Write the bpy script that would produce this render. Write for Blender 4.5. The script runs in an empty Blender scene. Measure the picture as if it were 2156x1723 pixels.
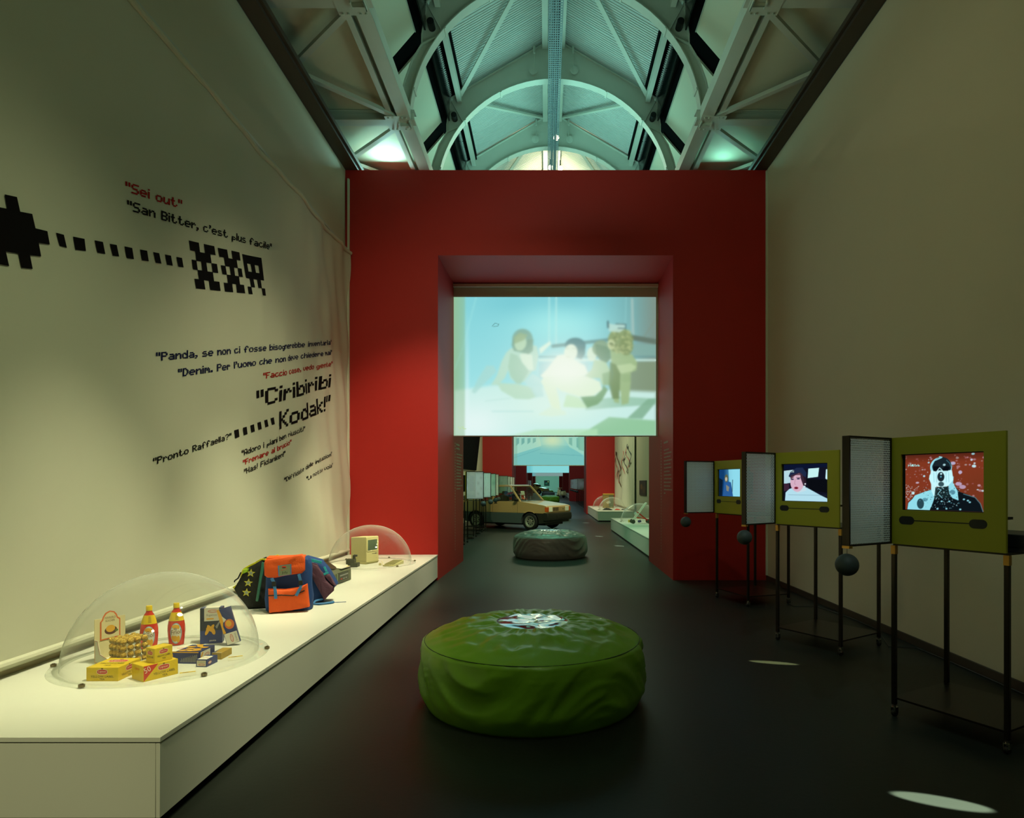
import bpy, bmesh, math, random
import numpy as np
from mathutils import Vector, Matrix, noise
from mathutils.geometry import tessellate_polygon
random.seed(7)
S = bpy.context.scene
COL = S.collection
PI = math.pi
# ------------------------------------------------------------------ camera
F = 1310.0; VX, VY = 1150.0, 1018.0; H = 1.5
cd = bpy.data.cameras.new('camera'); cam = bpy.data.objects.new('camera', cd); COL.objects.link(cam)
cd.sensor_width = 36; cd.sensor_fit = 'HORIZONTAL'; cd.lens = F / 2156 * 36
cd.shift_x = -(VX - 1078) / 2156; cd.shift_y = (VY - 861.5) / 2156
cd.clip_end = 300; cam.location = (0, 0, H); cam.rotation_euler = (PI / 2, 0, 0)
S.camera = cam
# ------------------------------------------------------------------ world, exposure
W = bpy.data.worlds.new('world'); S.world = W; W.use_nodes = True
bg = W.node_tree.nodes['Background']; bg.inputs[0].default_value = (0.10, 0.16, 0.14, 1); bg.inputs[1].default_value = 0.25
S.view_settings.view_transform = 'Standard'; S.view_settings.look = 'None'
S.view_settings.exposure = 0.0; S.view_settings.gamma = 1.0; S.view_settings.use_curve_mapping = False
S.cycles.max_bounces = 7; S.cycles.diffuse_bounces = 4; S.cycles.transparent_max_bounces = 16
S.cycles.sample_clamp_indirect = 4.0
# ------------------------------------------------------------------ lights
def lamp(kind, name, loc, power, color, tgt=None, **k):
    d = bpy.data.lights.new(name, kind); d.energy = power; d.color = color
    for a, v in k.items(): setattr(d, a, v)
    o = bpy.data.objects.new(name, d); COL.objects.link(o); o.location = loc
    if tgt is not None:
        o.rotation_euler = (Vector(tgt) - Vector(loc)).to_track_quat('-Z', 'Y').to_euler()
    return o
WARM = (1.0, 0.93, 0.58); OLIVE = (0.93, 1.0, 0.60); TEAL = (0.38, 1.0, 0.88); COOL = (0.62, 0.95, 1.0)
def spot(loc, tgt, power, color, ang, blend=0.6, size=0.04):
    return lamp('SPOT', 'spot_lamp', loc, power, color, tgt, spot_size=math.radians(ang), spot_blend=blend, shadow_soft_size=size)
# pedestal spots (room one), from the lighting track; washes and fills added after
PW = (1.0, 0.96, 0.62)
spot((-0.35, 3.6, 6.3), (-2.45, 4.05, 0.4), 1350, PW, 30, 1.0)
spot((-0.35, 5.6, 6.3), (-2.30, 6.2, 0.4), 1500, PW, 32, 1.0)
spot((-0.35, 7.6, 6.3), (-2.40, 8.3, 0.4), 1350, PW, 30, 1.0)
spot((-0.2, 6.4, 6.3), (-2.3, 9.6, 1.3), 900, (1.0, 0.86, 0.6), 40, 1.0)
spot((0.2, 2.6, 6.2), (-3.0, 4.2, 0.0), 300, OLIVE, 54, 1.0, 0.3)
spot((0.2, 5.2, 6.2), (-3.0, 7.0, 0.2), 520, (1.0, 0.95, 0.6), 58, 1.0, 0.3)  # second wash, added to even out the wall brightness
spot((-1.2, -1.5, 6.2), (-2.3, 2.7, 0.1), 900, (1.0, 0.97, 0.55), 24, 1.0, 0.2)  # fill added behind the camera to brighten the plinth front
spot((1.2, 0.6, 6.2), (2.1, 4.2, 1.4), 150, (0.7, 0.97, 0.95), 34, 1.0, 0.1)  # added cool fill that lifts the mesh wings of the stands
spot((1.0, 3.2, 6.2), (2.1, 6.6, 1.4), 150, (0.7, 0.97, 0.95), 34, 1.0, 0.1)  # same added fill for the wings further along
spot((-0.3, 1.5, 6.2), (-0.1, 4.4, 0.3), 60, (0.9, 1.0, 0.6), 24, 1.0, 0.2)  # weak spot added to brighten the green pouf
# general dim wash of the room
lamp('AREA', 'room_wash', (0.1, 0.5, 6.2), 17, (0.75, 1.0, 0.55), (0.1, 4.5, 0), size=3.0)
spot((-0.4, 3.5, 6.3), (3.4, 7.0, 3.2), 58, (1.0, 0.97, 0.55), 95, 1.0, 0.3)
spot((-0.6, 3.0, 6.3), (-1.4, 9.6, 3.2), 330, (1.0, 0.8, 0.5), 52, 1.0, 0.3)
# slivers of light on the floor
def sliver(loc, tgt, power, color, ang, k, tw=0):
    o = spot(loc, tgt, power, color, ang, 0.35, 0.01); o.scale = (1, k, 1)
    if tw: o.rotation_euler.rotate_axis('Z', math.radians(tw))
    return o
sliver((2.1, 0.6, 6.2), (1.86, 2.93, 0.0), 24000, (0.88, 1.0, 0.78), 3.8, 0.27, -27)
sliver((2.1, 3.0, 6.2), (1.90, 5.20, 0.0), 9000, (1.0, 1.0, 0.5), 3.6, 0.2, -20)
for x, y in ((2.0, 12.4), (1.5, 23.6), (1.5, 17.6), (1.75, 14.9), (0.9, 30.0)):
    sliver((0.3, y - 1.0, 5.9), (x, y, 0), 9000, (0.85, 1.0, 0.8), 3.0, 0.6)
# unseen roof fill lights added beyond the red wall and above this room
lamp('AREA', 'roof_fill', (0.1, 11.5, 6.5), 80, TEAL, (0.1, 11.0, 9.5), size=2.5)
lamp('AREA', 'roof_fill', (0.1, 17.5, 6.4), 90, TEAL, (0.1, 17.4, 9.5), size=3)
lamp('AREA', 'roof_fill', (-2.55, 10.1, 6.48), 11, (0.45, 1.0, 0.92), (-2.5, 8.7, 6.85), size=0.2)
lamp('AREA', 'roof_fill', (2.85, 10.1, 6.48), 3, (0.3, 1.0, 0.85), (2.8, 8.7, 6.85), size=0.2)
lamp('AREA', 'roof_fill', (0.1, 7.5, 5.6), 26, (0.5, 1.0, 0.8), (0.1, 8.0, 9.5), size=2.0)
# the other rooms
for y, p, c in ((14.5, 130, (0.22, 1.0, 0.58)), (25.0, 170, (0.9, 1.0, 0.6)), (38, 100, COOL), (47, 80, COOL), (60, 140, COOL), (80, 120, (0.7, 1, 0.9)), (100, 520, TEAL)):
    lamp('AREA', 'room_wash', (0.1, y, 6.0), p, c, (0.1, y + 0.5, 0), size=3.0)
for y in (14.0, 18.0, 26.5, 29.0):
    spot((0.9, y - 0.6, 5.9), (2.75, y, 0.4), 420, (1.0, 0.98, 0.75), 40, 1.0)
spot((0.6, 14.0, 5.8), (-0.6, 20.4, 0.8), 900, (1.0, 0.78, 0.45), 26, 0.9)
spot((1.9, 14.6, 5.8), (0.8, 20.0, 0.6), 500, (1.0, 0.9, 0.7), 16, 0.8)  # added fill on the nose and headlamps of the car
spot((0.3, 21.5, 5.9), (0.2, 20.2, 0.9), 600, (0.75, 0.95, 1.0), 26, 0.6)
spot((0.4, 12.6, 5.8), (-1.8, 15.6, 1.3), 500, (0.9, 0.97, 1.0), 44, 0.9)
spot((-0.2, 21.0, 5.8), (2.6, 30.4, 2.2), 480, (1.0, 0.85, 0.6), 50, 1.0)
spot((0.2, 21.0, 5.8), (-2.4, 30.4, 2.6), 330, (1.0, 0.85, 0.6), 50, 1.0)
# ------------------------------------------------------------------ helpers
def lin(c):
    return tuple((x / 12.92 if x <= 0.04045 else ((x + 0.055) / 1.055) ** 2.4) for x in c)
def hexc(r, g, b): return lin((r / 255, g / 255, b / 255))
MATS = {}
def mat(name, rgb, rough=0.6, metal=0.0, emit=0.0, ecol=None, bump=None, spec=0.5, coat=0.0, var=0.0, vscale=3.0):
    """rgb in 0-255 sRGB; bump=(scale,strength) noise relief; var = subtle value variation"""
    if name in MATS: return MATS[name]
    m = bpy.data.materials.new(name); m.use_nodes = True; nt = m.node_tree; b = nt.nodes['Principled BSDF']
    c = hexc(*rgb); b.inputs['Base Color'].default_value = (*c, 1); b.inputs['Roughness'].default_value = rough
    b.inputs['Metallic'].default_value = metal; b.inputs['Specular IOR Level'].default_value = spec
    if coat: b.inputs['Coat Weight'].default_value = coat
    if emit:
        b.inputs['Emission Color'].default_value = (*(hexc(*(ecol or rgb))), 1); b.inputs['Emission Strength'].default_value = emit
    tc = nt.nodes.new('ShaderNodeTexCoord')
    if bump:
        n = nt.nodes.new('ShaderNodeTexNoise'); n.inputs['Scale'].default_value = bump[0]; n.inputs['Detail'].default_value = 4
        bp = nt.nodes.new('ShaderNodeBump'); bp.inputs['Strength'].default_value = bump[1]; bp.inputs['Distance'].default_value = 0.01
        nt.links.new(tc.outputs['Object'], n.inputs['Vector']); nt.links.new(n.outputs['Fac'], bp.inputs['Height'])
        nt.links.new(bp.outputs['Normal'], b.inputs['Normal'])
    if var:
        n = nt.nodes.new('ShaderNodeTexNoise'); n.inputs['Scale'].default_value = vscale; n.inputs['Detail'].default_value = 5
        r = nt.nodes.new('ShaderNodeMix'); r.data_type = 'RGBA'
        r.inputs['A'].default_value = (*[x * (1 - var) for x in c], 1); r.inputs['B'].default_value = (*[min(1, x * (1 + var)) for x in c], 1)
        nt.links.new(tc.outputs['Object'], n.inputs['Vector']); nt.links.new(n.outputs['Fac'], r.inputs['Factor']); nt.links.new(r.outputs['Result'], b.inputs['Base Color'])
    MATS[name] = m; return m
def pic_mat():
    if 'picture' in MATS: return MATS['picture']
    m = bpy.data.materials.new('picture'); m.use_nodes = True; nt = m.node_tree
    nt.nodes.remove(nt.nodes['Principled BSDF']); out = nt.nodes['Material Output']
    a = nt.nodes.new('ShaderNodeAttribute'); a.attribute_name = 'pic'; e = nt.nodes.new('ShaderNodeEmission')
    nt.links.new(a.outputs['Color'], e.inputs['Color']); nt.links.new(e.outputs['Emission'], out.inputs['Surface'])
    MATS['picture'] = m; return m
def clear_mat(name, tint, haze, hazecol):
    """clear thin sheet: see-through face on, hazy white and reflective only at grazing angles"""
    if name in MATS: return MATS[name]
    m = bpy.data.materials.new(name); m.use_nodes = True; nt = m.node_tree
    nt.nodes.remove(nt.nodes['Principled BSDF']); out = nt.nodes['Material Output']
    t = nt.nodes.new('ShaderNodeBsdfTransparent'); t.inputs[0].default_value = (*tint, 1)
    g = nt.nodes.new('ShaderNodeBsdfGlossy'); g.inputs['Roughness'].default_value = 0.02
    d = nt.nodes.new('ShaderNodeBsdfDiffuse'); d.inputs[0].default_value = (*hazecol, 1)
    lw = nt.nodes.new('ShaderNodeLayerWeight'); lw.inputs['Blend'].default_value = 0.5
    def pw(e, k, b):
        p = nt.nodes.new('ShaderNodeMath'); p.operation = 'POWER'; p.inputs[1].default_value = e
        q = nt.nodes.new('ShaderNodeMath'); q.operation = 'MULTIPLY_ADD'; q.inputs[1].default_value = k; q.inputs[2].default_value = b
        nt.links.new(lw.outputs['Facing'], p.inputs[0]); nt.links.new(p.outputs[0], q.inputs[0]); return q.outputs[0]
    m2 = nt.nodes.new('ShaderNodeMixShader'); nt.links.new(pw(3.5, haze, haze * .05), m2.inputs[0])
    nt.links.new(t.outputs[0], m2.inputs[1]); nt.links.new(d.outputs[0], m2.inputs[2])
    m1 = nt.nodes.new('ShaderNodeMixShader'); nt.links.new(pw(4.5, .45, .035), m1.inputs[0])
    nt.links.new(m2.outputs[0], m1.inputs[1]); nt.links.new(g.outputs[0], m1.inputs[2])
    nt.links.new(m1.outputs[0], out.inputs['Surface']); MATS[name] = m; return m
def acrylic_mat(): return clear_mat('acrylic', (0.975, 0.98, 0.965), 0.55, (0.85, 0.88, 0.78))
def pane_mat(): return clear_mat('pane', (0.74, 0.82, 0.76), 0.05, (0.5, 0.5, 0.5))
def tag(o, label=None, cat=None, group=None, kind=None):
    if label: o['label'] = label
    if cat: o['category'] = cat
    if group: o['group'] = group
    if kind: o['kind'] = kind
    return o
def thing(name, label, cat, loc=(0, 0, 0), rz=0.0, group=None):
    o = bpy.data.objects.new(name, None); COL.objects.link(o); o.empty_display_size = 0.1
    o.location = loc; o.rotation_euler = (0, 0, rz)
    return tag(o, label, cat, group)
def kids(o): return [c for c in bpy.data.objects if c.parent == o]
KID = {}
def dup(root, loc=None, rz=None, label=None, scale=None):
    def cp(o, par):
        c = o.copy(); COL.objects.link(c); c.parent = par
        KID.setdefault(par.name if par else '', []).append(c) if par else None
        for g in list(KID.get(o.name, [])): cp(g, c)
        return c
    r = cp(root, None)
    if loc is not None: r.location = loc
    if rz is not None: r.rotation_euler = (0, 0, rz)
    if scale is not None: r.scale = scale
    if label: r['label'] = label
    return r
class MB:
    def __init__(s): s.v = []; s.f = []; s.m = []; s.mats = []; s.cur = 0
    def mt(s, m):
        if m not in s.mats: s.mats.append(m)
        s.cur = s.mats.index(m); return s
    def add(s, vs, fs):
        n = len(s.v); s.v += [tuple(v) for v in vs]; s.f += [tuple(i + n for i in f) for f in fs]; s.m += [s.cur] * len(fs); return s
    def box(s, c, d, R=None, taper=(1, 1)):
        x, y, z = d[0] / 2, d[1] / 2, d[2] / 2; tx, ty = taper
        vs = [Vector(p) for p in ((-x, -y, -z), (x, -y, -z), (x, y, -z), (-x, y, -z), (-x * tx, -y * ty, z), (x * tx, -y * ty, z), (x * tx, y * ty, z), (-x * tx, y * ty, z))]
        if R is not None: vs = [R @ v for v in vs]
        c = Vector(c)
        return s.add([v + c for v in vs], [(3, 2, 1, 0), (4, 5, 6, 7), (0, 1, 5, 4), (1, 2, 6, 5), (2, 3, 7, 6), (3, 0, 4, 7)])
    def span(s, a, b): return s.box([(a[i] + b[i]) / 2 for i in range(3)], [abs(b[i] - a[i]) for i in range(3)])
    def beam(s, a, b, w, h=None, up=(0, 0, 1)):
        a, b = Vector(a), Vector(b); h = h or w; d = (b - a); L = d.length; d.normalize(); u = Vector(up)
        if abs(d.dot(u)) > 0.98: u = Vector((0, 1, 0))
        x = d.cross(u).normalized(); z = x.cross(d).normalized(); R = Matrix((x, d, z)).transposed()
        return s.box((a + b) / 2, (w, L, h), R)
    def tube(s, pts, r, n=8, cap=True):
        pts = [Vector(p) for p in pts]; base = len(s.v); rings = []
        rs = r if isinstance(r, (list, tuple)) else [r] * len(pts); pn = None; vs = []; fs = []
        for i, p in enumerate(pts):
            d = (pts[min(i + 1, len(pts) - 1)] - pts[max(i - 1, 0)]).normalized()
            if pn is None:
                u = Vector((0, 0, 1)) if abs(d.z) < 0.9 else Vector((1, 0, 0)); pn = d.cross(u).normalized()
            pn = (pn - d * pn.dot(d)).normalized(); q = d.cross(pn)
            vs += [p + (pn * math.cos(2 * PI * k / n) + q * math.sin(2 * PI * k / n)) * rs[i] for k in range(n)]
        for i in range(len(pts) - 1):
            for k in range(n):
                fs.append((i * n + k, i * n + (k + 1) % n, (i + 1) * n + (k + 1) % n, (i + 1) * n + k))
        if cap: fs.append(tuple(range(n - 1, -1, -1))); fs.append(tuple((len(pts) - 1) * n + k for k in range(n)))
        return s.add(vs, fs)
    def lathe(s, prof, n=24, c=(0, 0, 0), sx=1, sy=1, cap=True):
        vs = [(c[0] + r * sx * math.cos(2 * PI * k / n), c[1] + r * sy * math.sin(2 * PI * k / n), c[2] + z) for r, z in prof for k in range(n)]
        fs = [(i * n + k, i * n + (k + 1) % n, (i + 1) * n + (k + 1) % n, (i + 1) * n + k) for i in range(len(prof) - 1) for k in range(n)]
        if cap:
            if prof[0][0] > 1e-5: fs.append(tuple(range(n - 1, -1, -1)))
            if prof[-1][0] > 1e-5: fs.append(tuple((len(prof) - 1) * n + k for k in range(n)))
        return s.add(vs, fs)
    def ball(s, c, r, n=12, sz=1.0):
        return s.lathe([(max(1e-4, r * math.cos(a)), r * sz * math.sin(a)) for a in [(-PI / 2 + PI * i / (n // 2)) for i in range(n // 2 + 1)]], n, c, cap=False)
    def prism(s, poly, fn, depth_a, depth_b):
        """poly list of (u,v); fn(u,v,w)->xyz"""
        n = len(poly); vs = [fn(u, v, depth_a) for u, v in poly] + [fn(u, v, depth_b) for u, v in poly]
        t = tessellate_polygon([[Vector((u, v, 0)) for u, v in poly]])
        fs = [tuple(a) for a in t] + [tuple(i + n for i in reversed(a)) for a in t] + [(i, (i + 1) % n, n + (i + 1) % n, n + i) for i in range(n)]
        return s.add(vs, fs)
    def flat(s, poly, fn):
        t = tessellate_polygon([[Vector((u, v, 0)) for u, v in poly]])
        return s.add([fn(u, v) for u, v in poly], [tuple(a) for a in t])
    def build(s, name, m=None, parent=None, smooth=35, bev=0.0, loc=None, rz=None, sub=0):
        me = bpy.data.meshes.new(name); me.from_pydata([tuple(v) for v in s.v], [], s.f)
        if s.mats:
            for q in s.mats: me.materials.append(q)
            me.polygons.foreach_set('material_index', s.m)
        else: me.materials.append(m)
        bm = bmesh.new(); bm.from_mesh(me); bmesh.ops.recalc_face_normals(bm, faces=bm.faces); bm.to_mesh(me); bm.free()
        if smooth: me.shade_smooth(); me.set_sharp_from_angle(angle=math.radians(smooth))
        o = bpy.data.objects.new(name, me); COL.objects.link(o)
        if parent is not None: o.parent = parent; KID.setdefault(parent.name, []).append(o)
        if bev:
            b = o.modifiers.new('bevel', 'BEVEL'); b.width = bev; b.segments = 2; b.limit_method = 'ANGLE'
        if sub:
            b = o.modifiers.new('subdivision', 'SUBSURF'); b.levels = sub; b.render_levels = sub
        if loc is not None: o.location = loc
        if rz is not None: o.rotation_euler = (0, 0, rz)
        return o
def copy_part(o, parent, loc=None, rot=None):
    c = o.copy(); COL.objects.link(c); c.parent = parent; KID.setdefault(parent.name, []).append(c)
    if loc is not None: c.location = loc
    if rot is not None: c.rotation_euler = rot
    for g in KID.get(o.name, []): copy_part(g, c)
    return c
def on_plane(px, py, z):
    D = (H - z) * F / (py - VY); return Vector(((px - VX) * D / F, D, z))
def on_left(px, py, x):
    D = x * F / (px - VX); return (D, H + (VY - py) * D / F)
def at_depth(px, py, D): return Vector(((px - VX) * D / F, D, H + (VY - py) * D / F))
# text helpers: real type for print, pixel type for the banner
_tc = {}
def text_geo(s):
    if s in _tc: return _tc[s]
    c = bpy.data.curves.new('t', 'FONT'); c.body = s; c.resolution_u = 2
    o = bpy.data.objects.new('t', c); COL.objects.link(o); bpy.context.view_layer.update()
    dg = bpy.context.evaluated_depsgraph_get(); me = o.evaluated_get(dg).to_mesh()
    v = [(p.co.x, p.co.y) for p in me.vertices]; f = [tuple(p.vertices) for p in me.polygons]
    o.evaluated_get(dg).to_mesh_clear(); bpy.data.objects.remove(o); bpy.data.curves.remove(c)
    xs = [p[0] for p in v]; ys = [p[1] for p in v]; x0, x1, y0, y1 = min(xs), max(xs), min(ys), max(ys)
    v = [((a - x0) / (x1 - x0), (b - y0) / (y1 - y0)) for a, b in v]; _tc[s] = (v, f); return _tc[s]
class Face:
    """flat print on a plane: O origin, U,V unit vectors, N outward normal; all drawn into one MB"""
    def __init__(s, mb, O, U, V, N=None):
        s.mb = mb; s.O = Vector(O); s.U = Vector(U).normalized(); s.V = Vector(V).normalized(); s.N = N or s.U.cross(s.V).normalized(); s.k = 0
    def fn(s): 
        s.k += 1; e = 0.0004 + 0.00012 * s.k
        return lambda u, v: s.O + s.U * u + s.V * v + s.N * e
    def poly(s, pts, m): s.mb.mt(m); s.mb.flat(pts, s.fn()); return s
    def rect(s, x0, y0, x1, y1, m): return s.poly([(x0, y0), (x1, y0), (x1, y1), (x0, y1)], m)
    def ell(s, cx, cy, rx, ry, m, n=20, rot=0):
        return s.poly([(cx + rx * math.cos(t) * math.cos(rot) - ry * math.sin(t) * math.sin(rot), cy + rx * math.cos(t) * math.sin(rot) + ry * math.sin(t) * math.cos(rot)) for t in [2 * PI * i / n for i in range(n)]], m)
    def text(s, txt, x0, y0, w, h, m, rot=0.0):
        v, f = text_geo(txt); fn = s.fn(); s.mb.mt(m); c, q = math.cos(rot), math.sin(rot)
        s.mb.add([fn(x0 + a * w * c - b * h * q, y0 + a * w * q + b * h * c) for a, b in v], f); return s
# ------------------------------------------------------------------ materials
m_cream = mat('cream_paint', (205, 200, 172), 0.75, bump=(60, 0.05), var=0.03, vscale=1.2)
m_creamR = mat('cream_paint_dim', (205, 196, 168), 0.75, bump=(60, 0.05), var=0.04, vscale=1.0)
m_fabric = mat('banner_fabric', (208, 208, 184), 0.8, bump=(220, 0.05), var=0.02, vscale=0.8)
m_red = mat('red_paint', (176, 20, 9), 0.6, bump=(80, 0.04), var=0.04, vscale=1.5)
m_floor = mat('floor_vinyl', (37, 41, 36), 0.42, bump=(35, 0.06), var=0.12, vscale=2.0, spec=0.3)
m_white = mat('white_laminate', (226, 226, 212), 0.4, var=0.01)
m_black = mat('black', (14, 13, 12), 0.5)
m_dark = mat('dark_metal', (34, 31, 28), 0.4, metal=0.6)
m_steel = mat('roof_steel_paint', (196, 200, 186), 0.5, var=0.05, vscale=4)
m_sheet = mat('roof_sheet', (190, 196, 190), 0.45, var=0.04, vscale=2)
m_panel = mat('aisle_panel', (206, 204, 178), 0.7, var=0.04, vscale=1)
m_brown = mat('brown_trim', (62, 52, 40), 0.5)
m_night = mat('dark_glazing', (10, 16, 16), 0.15)
m_chrome = mat('chrome', (190, 190, 185), 0.2, metal=1.0)
m_galv = mat('galvanised', (84, 100, 104), 0.5, metal=0.3, var=0.2, vscale=8)
# ------------------------------------------------------------------ structure
WL, WR, WT = -3.11, 3.42, 6.35
YB, YE = -6.0, 108.0
def struct(name, mb, m=None, **k):
    o = mb.build(name, m, **k); o['kind'] = 'structure'; return o
struct('floor', MB().span((WL - .2, YB, -0.1), (WR + .2, YE + .5, 0)), m_floor)
struct('wall_left', MB().span((WL - .2, YB, 0), (WL, YE, WT)), m_cream)
struct('wall_right', MB().span((WR, YB, 0), (WR + .2, YE, WT)), m_creamR)
struct('wall_back', MB().span((WL, YB - .2, 0), (WR, YB, WT + 3)), m_cream)
m_endwall = mat('end_wall_paint', (176, 196, 186), 0.7)
struct('wall_end', MB().span((WL, YE, 0), (WR, YE + .2, 9.5)), m_endwall)
struct('baseboard_right', MB().span((WR - .018, YB, 0), (WR, 9.63, .075)), m_brown, bev=.003)
struct('baseboard_left', MB().span((WL, YB, 0), (WL + .018, 9.63, .075)), m_brown, bev=.003)
# portals
PORT = [9.63, 30.4, 52.4, 73.4, 94.0]
OPL, OPR, OPT = -1.676, 1.963, 5.03
for i, y0 in enumerate(PORT):
    y1 = y0 + 2.42; xl2, xr2 = -1.605, 1.99
    mb = MB()
    mb.prism([(WL, y0), (OPL, y0), (xl2, y1), (WL, y1)], lambda u, v, w: (u, v, w), 0, WT)
    mb.prism([(OPR, y0), (WR, y0), (WR, y1), (xr2, y1)], lambda u, v, w: (u, v, w), 0, WT)
    mb.prism([(OPL, y0), (OPR, y0), (xr2, y1), (xl2, y1)], lambda u, v, w: (u, v, w), OPT, WT)
    struct('wall_portal', mb, m_red)
# pale corner strips next to the first portal
m_strip = mat('corner_bead', (214, 220, 196), 0.5)
struct('trim_1', MB().span((WL + .045, 9.585, 0.4), (WL + .07, 9.63, 6.2)), m_strip)
struct('trim_2', MB().span((WR - .025, 9.60, .08), (WR - .001, 9.63, 6.33)), m_strip)
# brown channels along the wall tops
struct('trim_3', MB().span((WL, YB, WT + .01), (WL + .19, PORT[1], WT + .15)).span((WL + .19, YB, WT + .05), (WL + .23, PORT[1], WT + .11)), m_brown)
struct('trim_4', MB().span((WR - .19, YB, WT + .01), (WR, PORT[1], WT + .15)).span((WR - .23, YB, WT + .05), (WR - .19, PORT[1], WT + .11)), m_brown)
# ------------------------------------------------------------------ roof
CX, Z0 = 0.13, 6.56
roof = bpy.data.objects.new('ceiling', None); COL.objects.link(roof); roof['kind'] = 'structure'; roof.location = (CX, 0, Z0)
RIBS = [8.8 + 2.2 * k for k in range(-3, 9)]
R_IN = 2.06
def rib_mb():
    mb = MB()
    outer = [(-2.2, 0), (-2.19, .3), (-2.12, .62), (-2.02, .9), (-1.88, 1.13), (-1.88, 1.26), (-1.81, 1.73), (0, 2.79)]
    outer = outer + [(-x, z) for x, z in reversed(outer[:-1])]
    inner = [(R_IN * math.cos(t), R_IN * math.sin(t)) for t in [PI * i / 40 for i in range(41)]]
    poly = outer + inner[0:1] * 0 + [(x, z) for x, z in inner]
    n = len(poly); no = len(outer)
    # web: strips between outer (resampled) and inner
    def samp(t):
        # outer boundary point in direction of angle t
        d = Vector((math.cos(t), math.sin(t)))
        best = None
        for a, b in zip(outer[:-1], outer[1:]):
            a2, b2 = Vector(a), Vector(b); e = b2 - a2; den = d.x * e.y - d.y * e.x
            if abs(den) < 1e-9: continue
            r = (a2.x * e.y - a2.y * e.x) / den; q = (a2.x * d.y - a2.y * d.x) / den
            if r > 0 and -1e-6 <= q <= 1 + 1e-6: best = max(best or 0, r)
        return d * (best or 2.2)
    N = 60
    for i in range(N):
        t0, t1 = PI * i / N, PI * (i + 1) / N
        a, b = samp(t0), samp(t1); c, d = Vector((math.cos(t1), math.sin(t1))) * R_IN, Vector((math.cos(t0), math.sin(t0))) * R_IN
        for y in (-.012, .012):
            mb.add([(p.x, y, p.y) for p in (a, b, c, d)], [(0, 1, 2, 3)])
    # inner flange
    for i in range(40):
        t0, t1 = PI * i / 40, PI * (i + 1) / 40
        q = [(r * math.cos(t), y, r * math.sin(t)) for r in (R_IN - .012, R_IN) for t in (t0, t1) for y in (-.075, .075)]
        mb.add(q, [(0, 1, 3, 2), (4, 5, 7, 6), (0, 2, 6, 4), (1, 3, 7, 5)])
    # outer flange
    for a, b in zip(outer[:-1], outer[1:]):
        mb.beam((a[0], 0, a[1]), (b[0], 0, b[1]), .10, .016, up=(0, 1, 0)) if False else mb.beam((a[0], 0, a[1]), (b[0], 0, b[1]), .016, .10, up=(0, 1, 0))
    # bracket ribs at the eave
    for s in (-1, 1):
        mb.beam((s * 1.81, 0, 1.70), (s * 1.60, 0, 1.32), .016, .10, up=(0, 1, 0))
        mb.beam((s * 1.88, 0, 1.13), (s * 1.66, 0, 1.23), .016, .10, up=(0, 1, 0))
    return mb
rib0 = None
tabs = None
for k, y in enumerate(RIBS):
    if rib0 is None:
        rib0 = rib_mb().build('arch_rib', m_steel, roof, loc=(0, y, 0)); o = rib0
        for i in (3, 9, 14, 20, 26, 31, 37):
            t = PI * i / 40; d = Vector((math.cos(t), 0, math.sin(t)))
            MB().box(d * (R_IN - .018) , (.022, .17, .03), Matrix.Rotation(-(t), 3, 'Y')).build('clamp', m_steel, rib0)
        for s in (-1, 1):
            MB().tube([(s * 1.741, -.16, 1.368), (s * 1.741, .06, 1.368)], .05, 16).build('pipe_end', m_black, rib0)
    else: o = copy_part(rib0, roof, (0, y, 0))
# bays
def corr_sheet(side, y0, y1, edge=(1.80, 1.74)):
    """corrugated sheet from ridge to eave, corrugations run down the slope"""
    mb = MB(); n = 15; vs = []; fs = []; cols = 0
    ys = []
    for i in range(n):
        b = y0 + (y1 - y0) * i / n; w = (y1 - y0) / n
        ys += [(b, 0), (b + w * .35, 0), (b + w * .5, -.014), (b + w * .85, -.014)]
    ys.append((y1, 0))
    for y, dz in ys:
        vs += [(side * 0.02, y, 2.83 + dz), (side * edge[0] * 1.02, y, edge[1] + .05 + dz)]
    for i in range(len(ys) - 1): fs.append((2 * i, 2 * i + 2, 2 * i + 3, 2 * i + 1))
    mb.add(vs, fs); return mb
protos = {}
def bay_part(key, name, fn, m, y, **k):
    if key in protos: copy_part(protos[key], roof, (0, y, 0))
    else: protos[key] = fn().build(name, m, roof, loc=(0, y, 0), **k)
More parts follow.
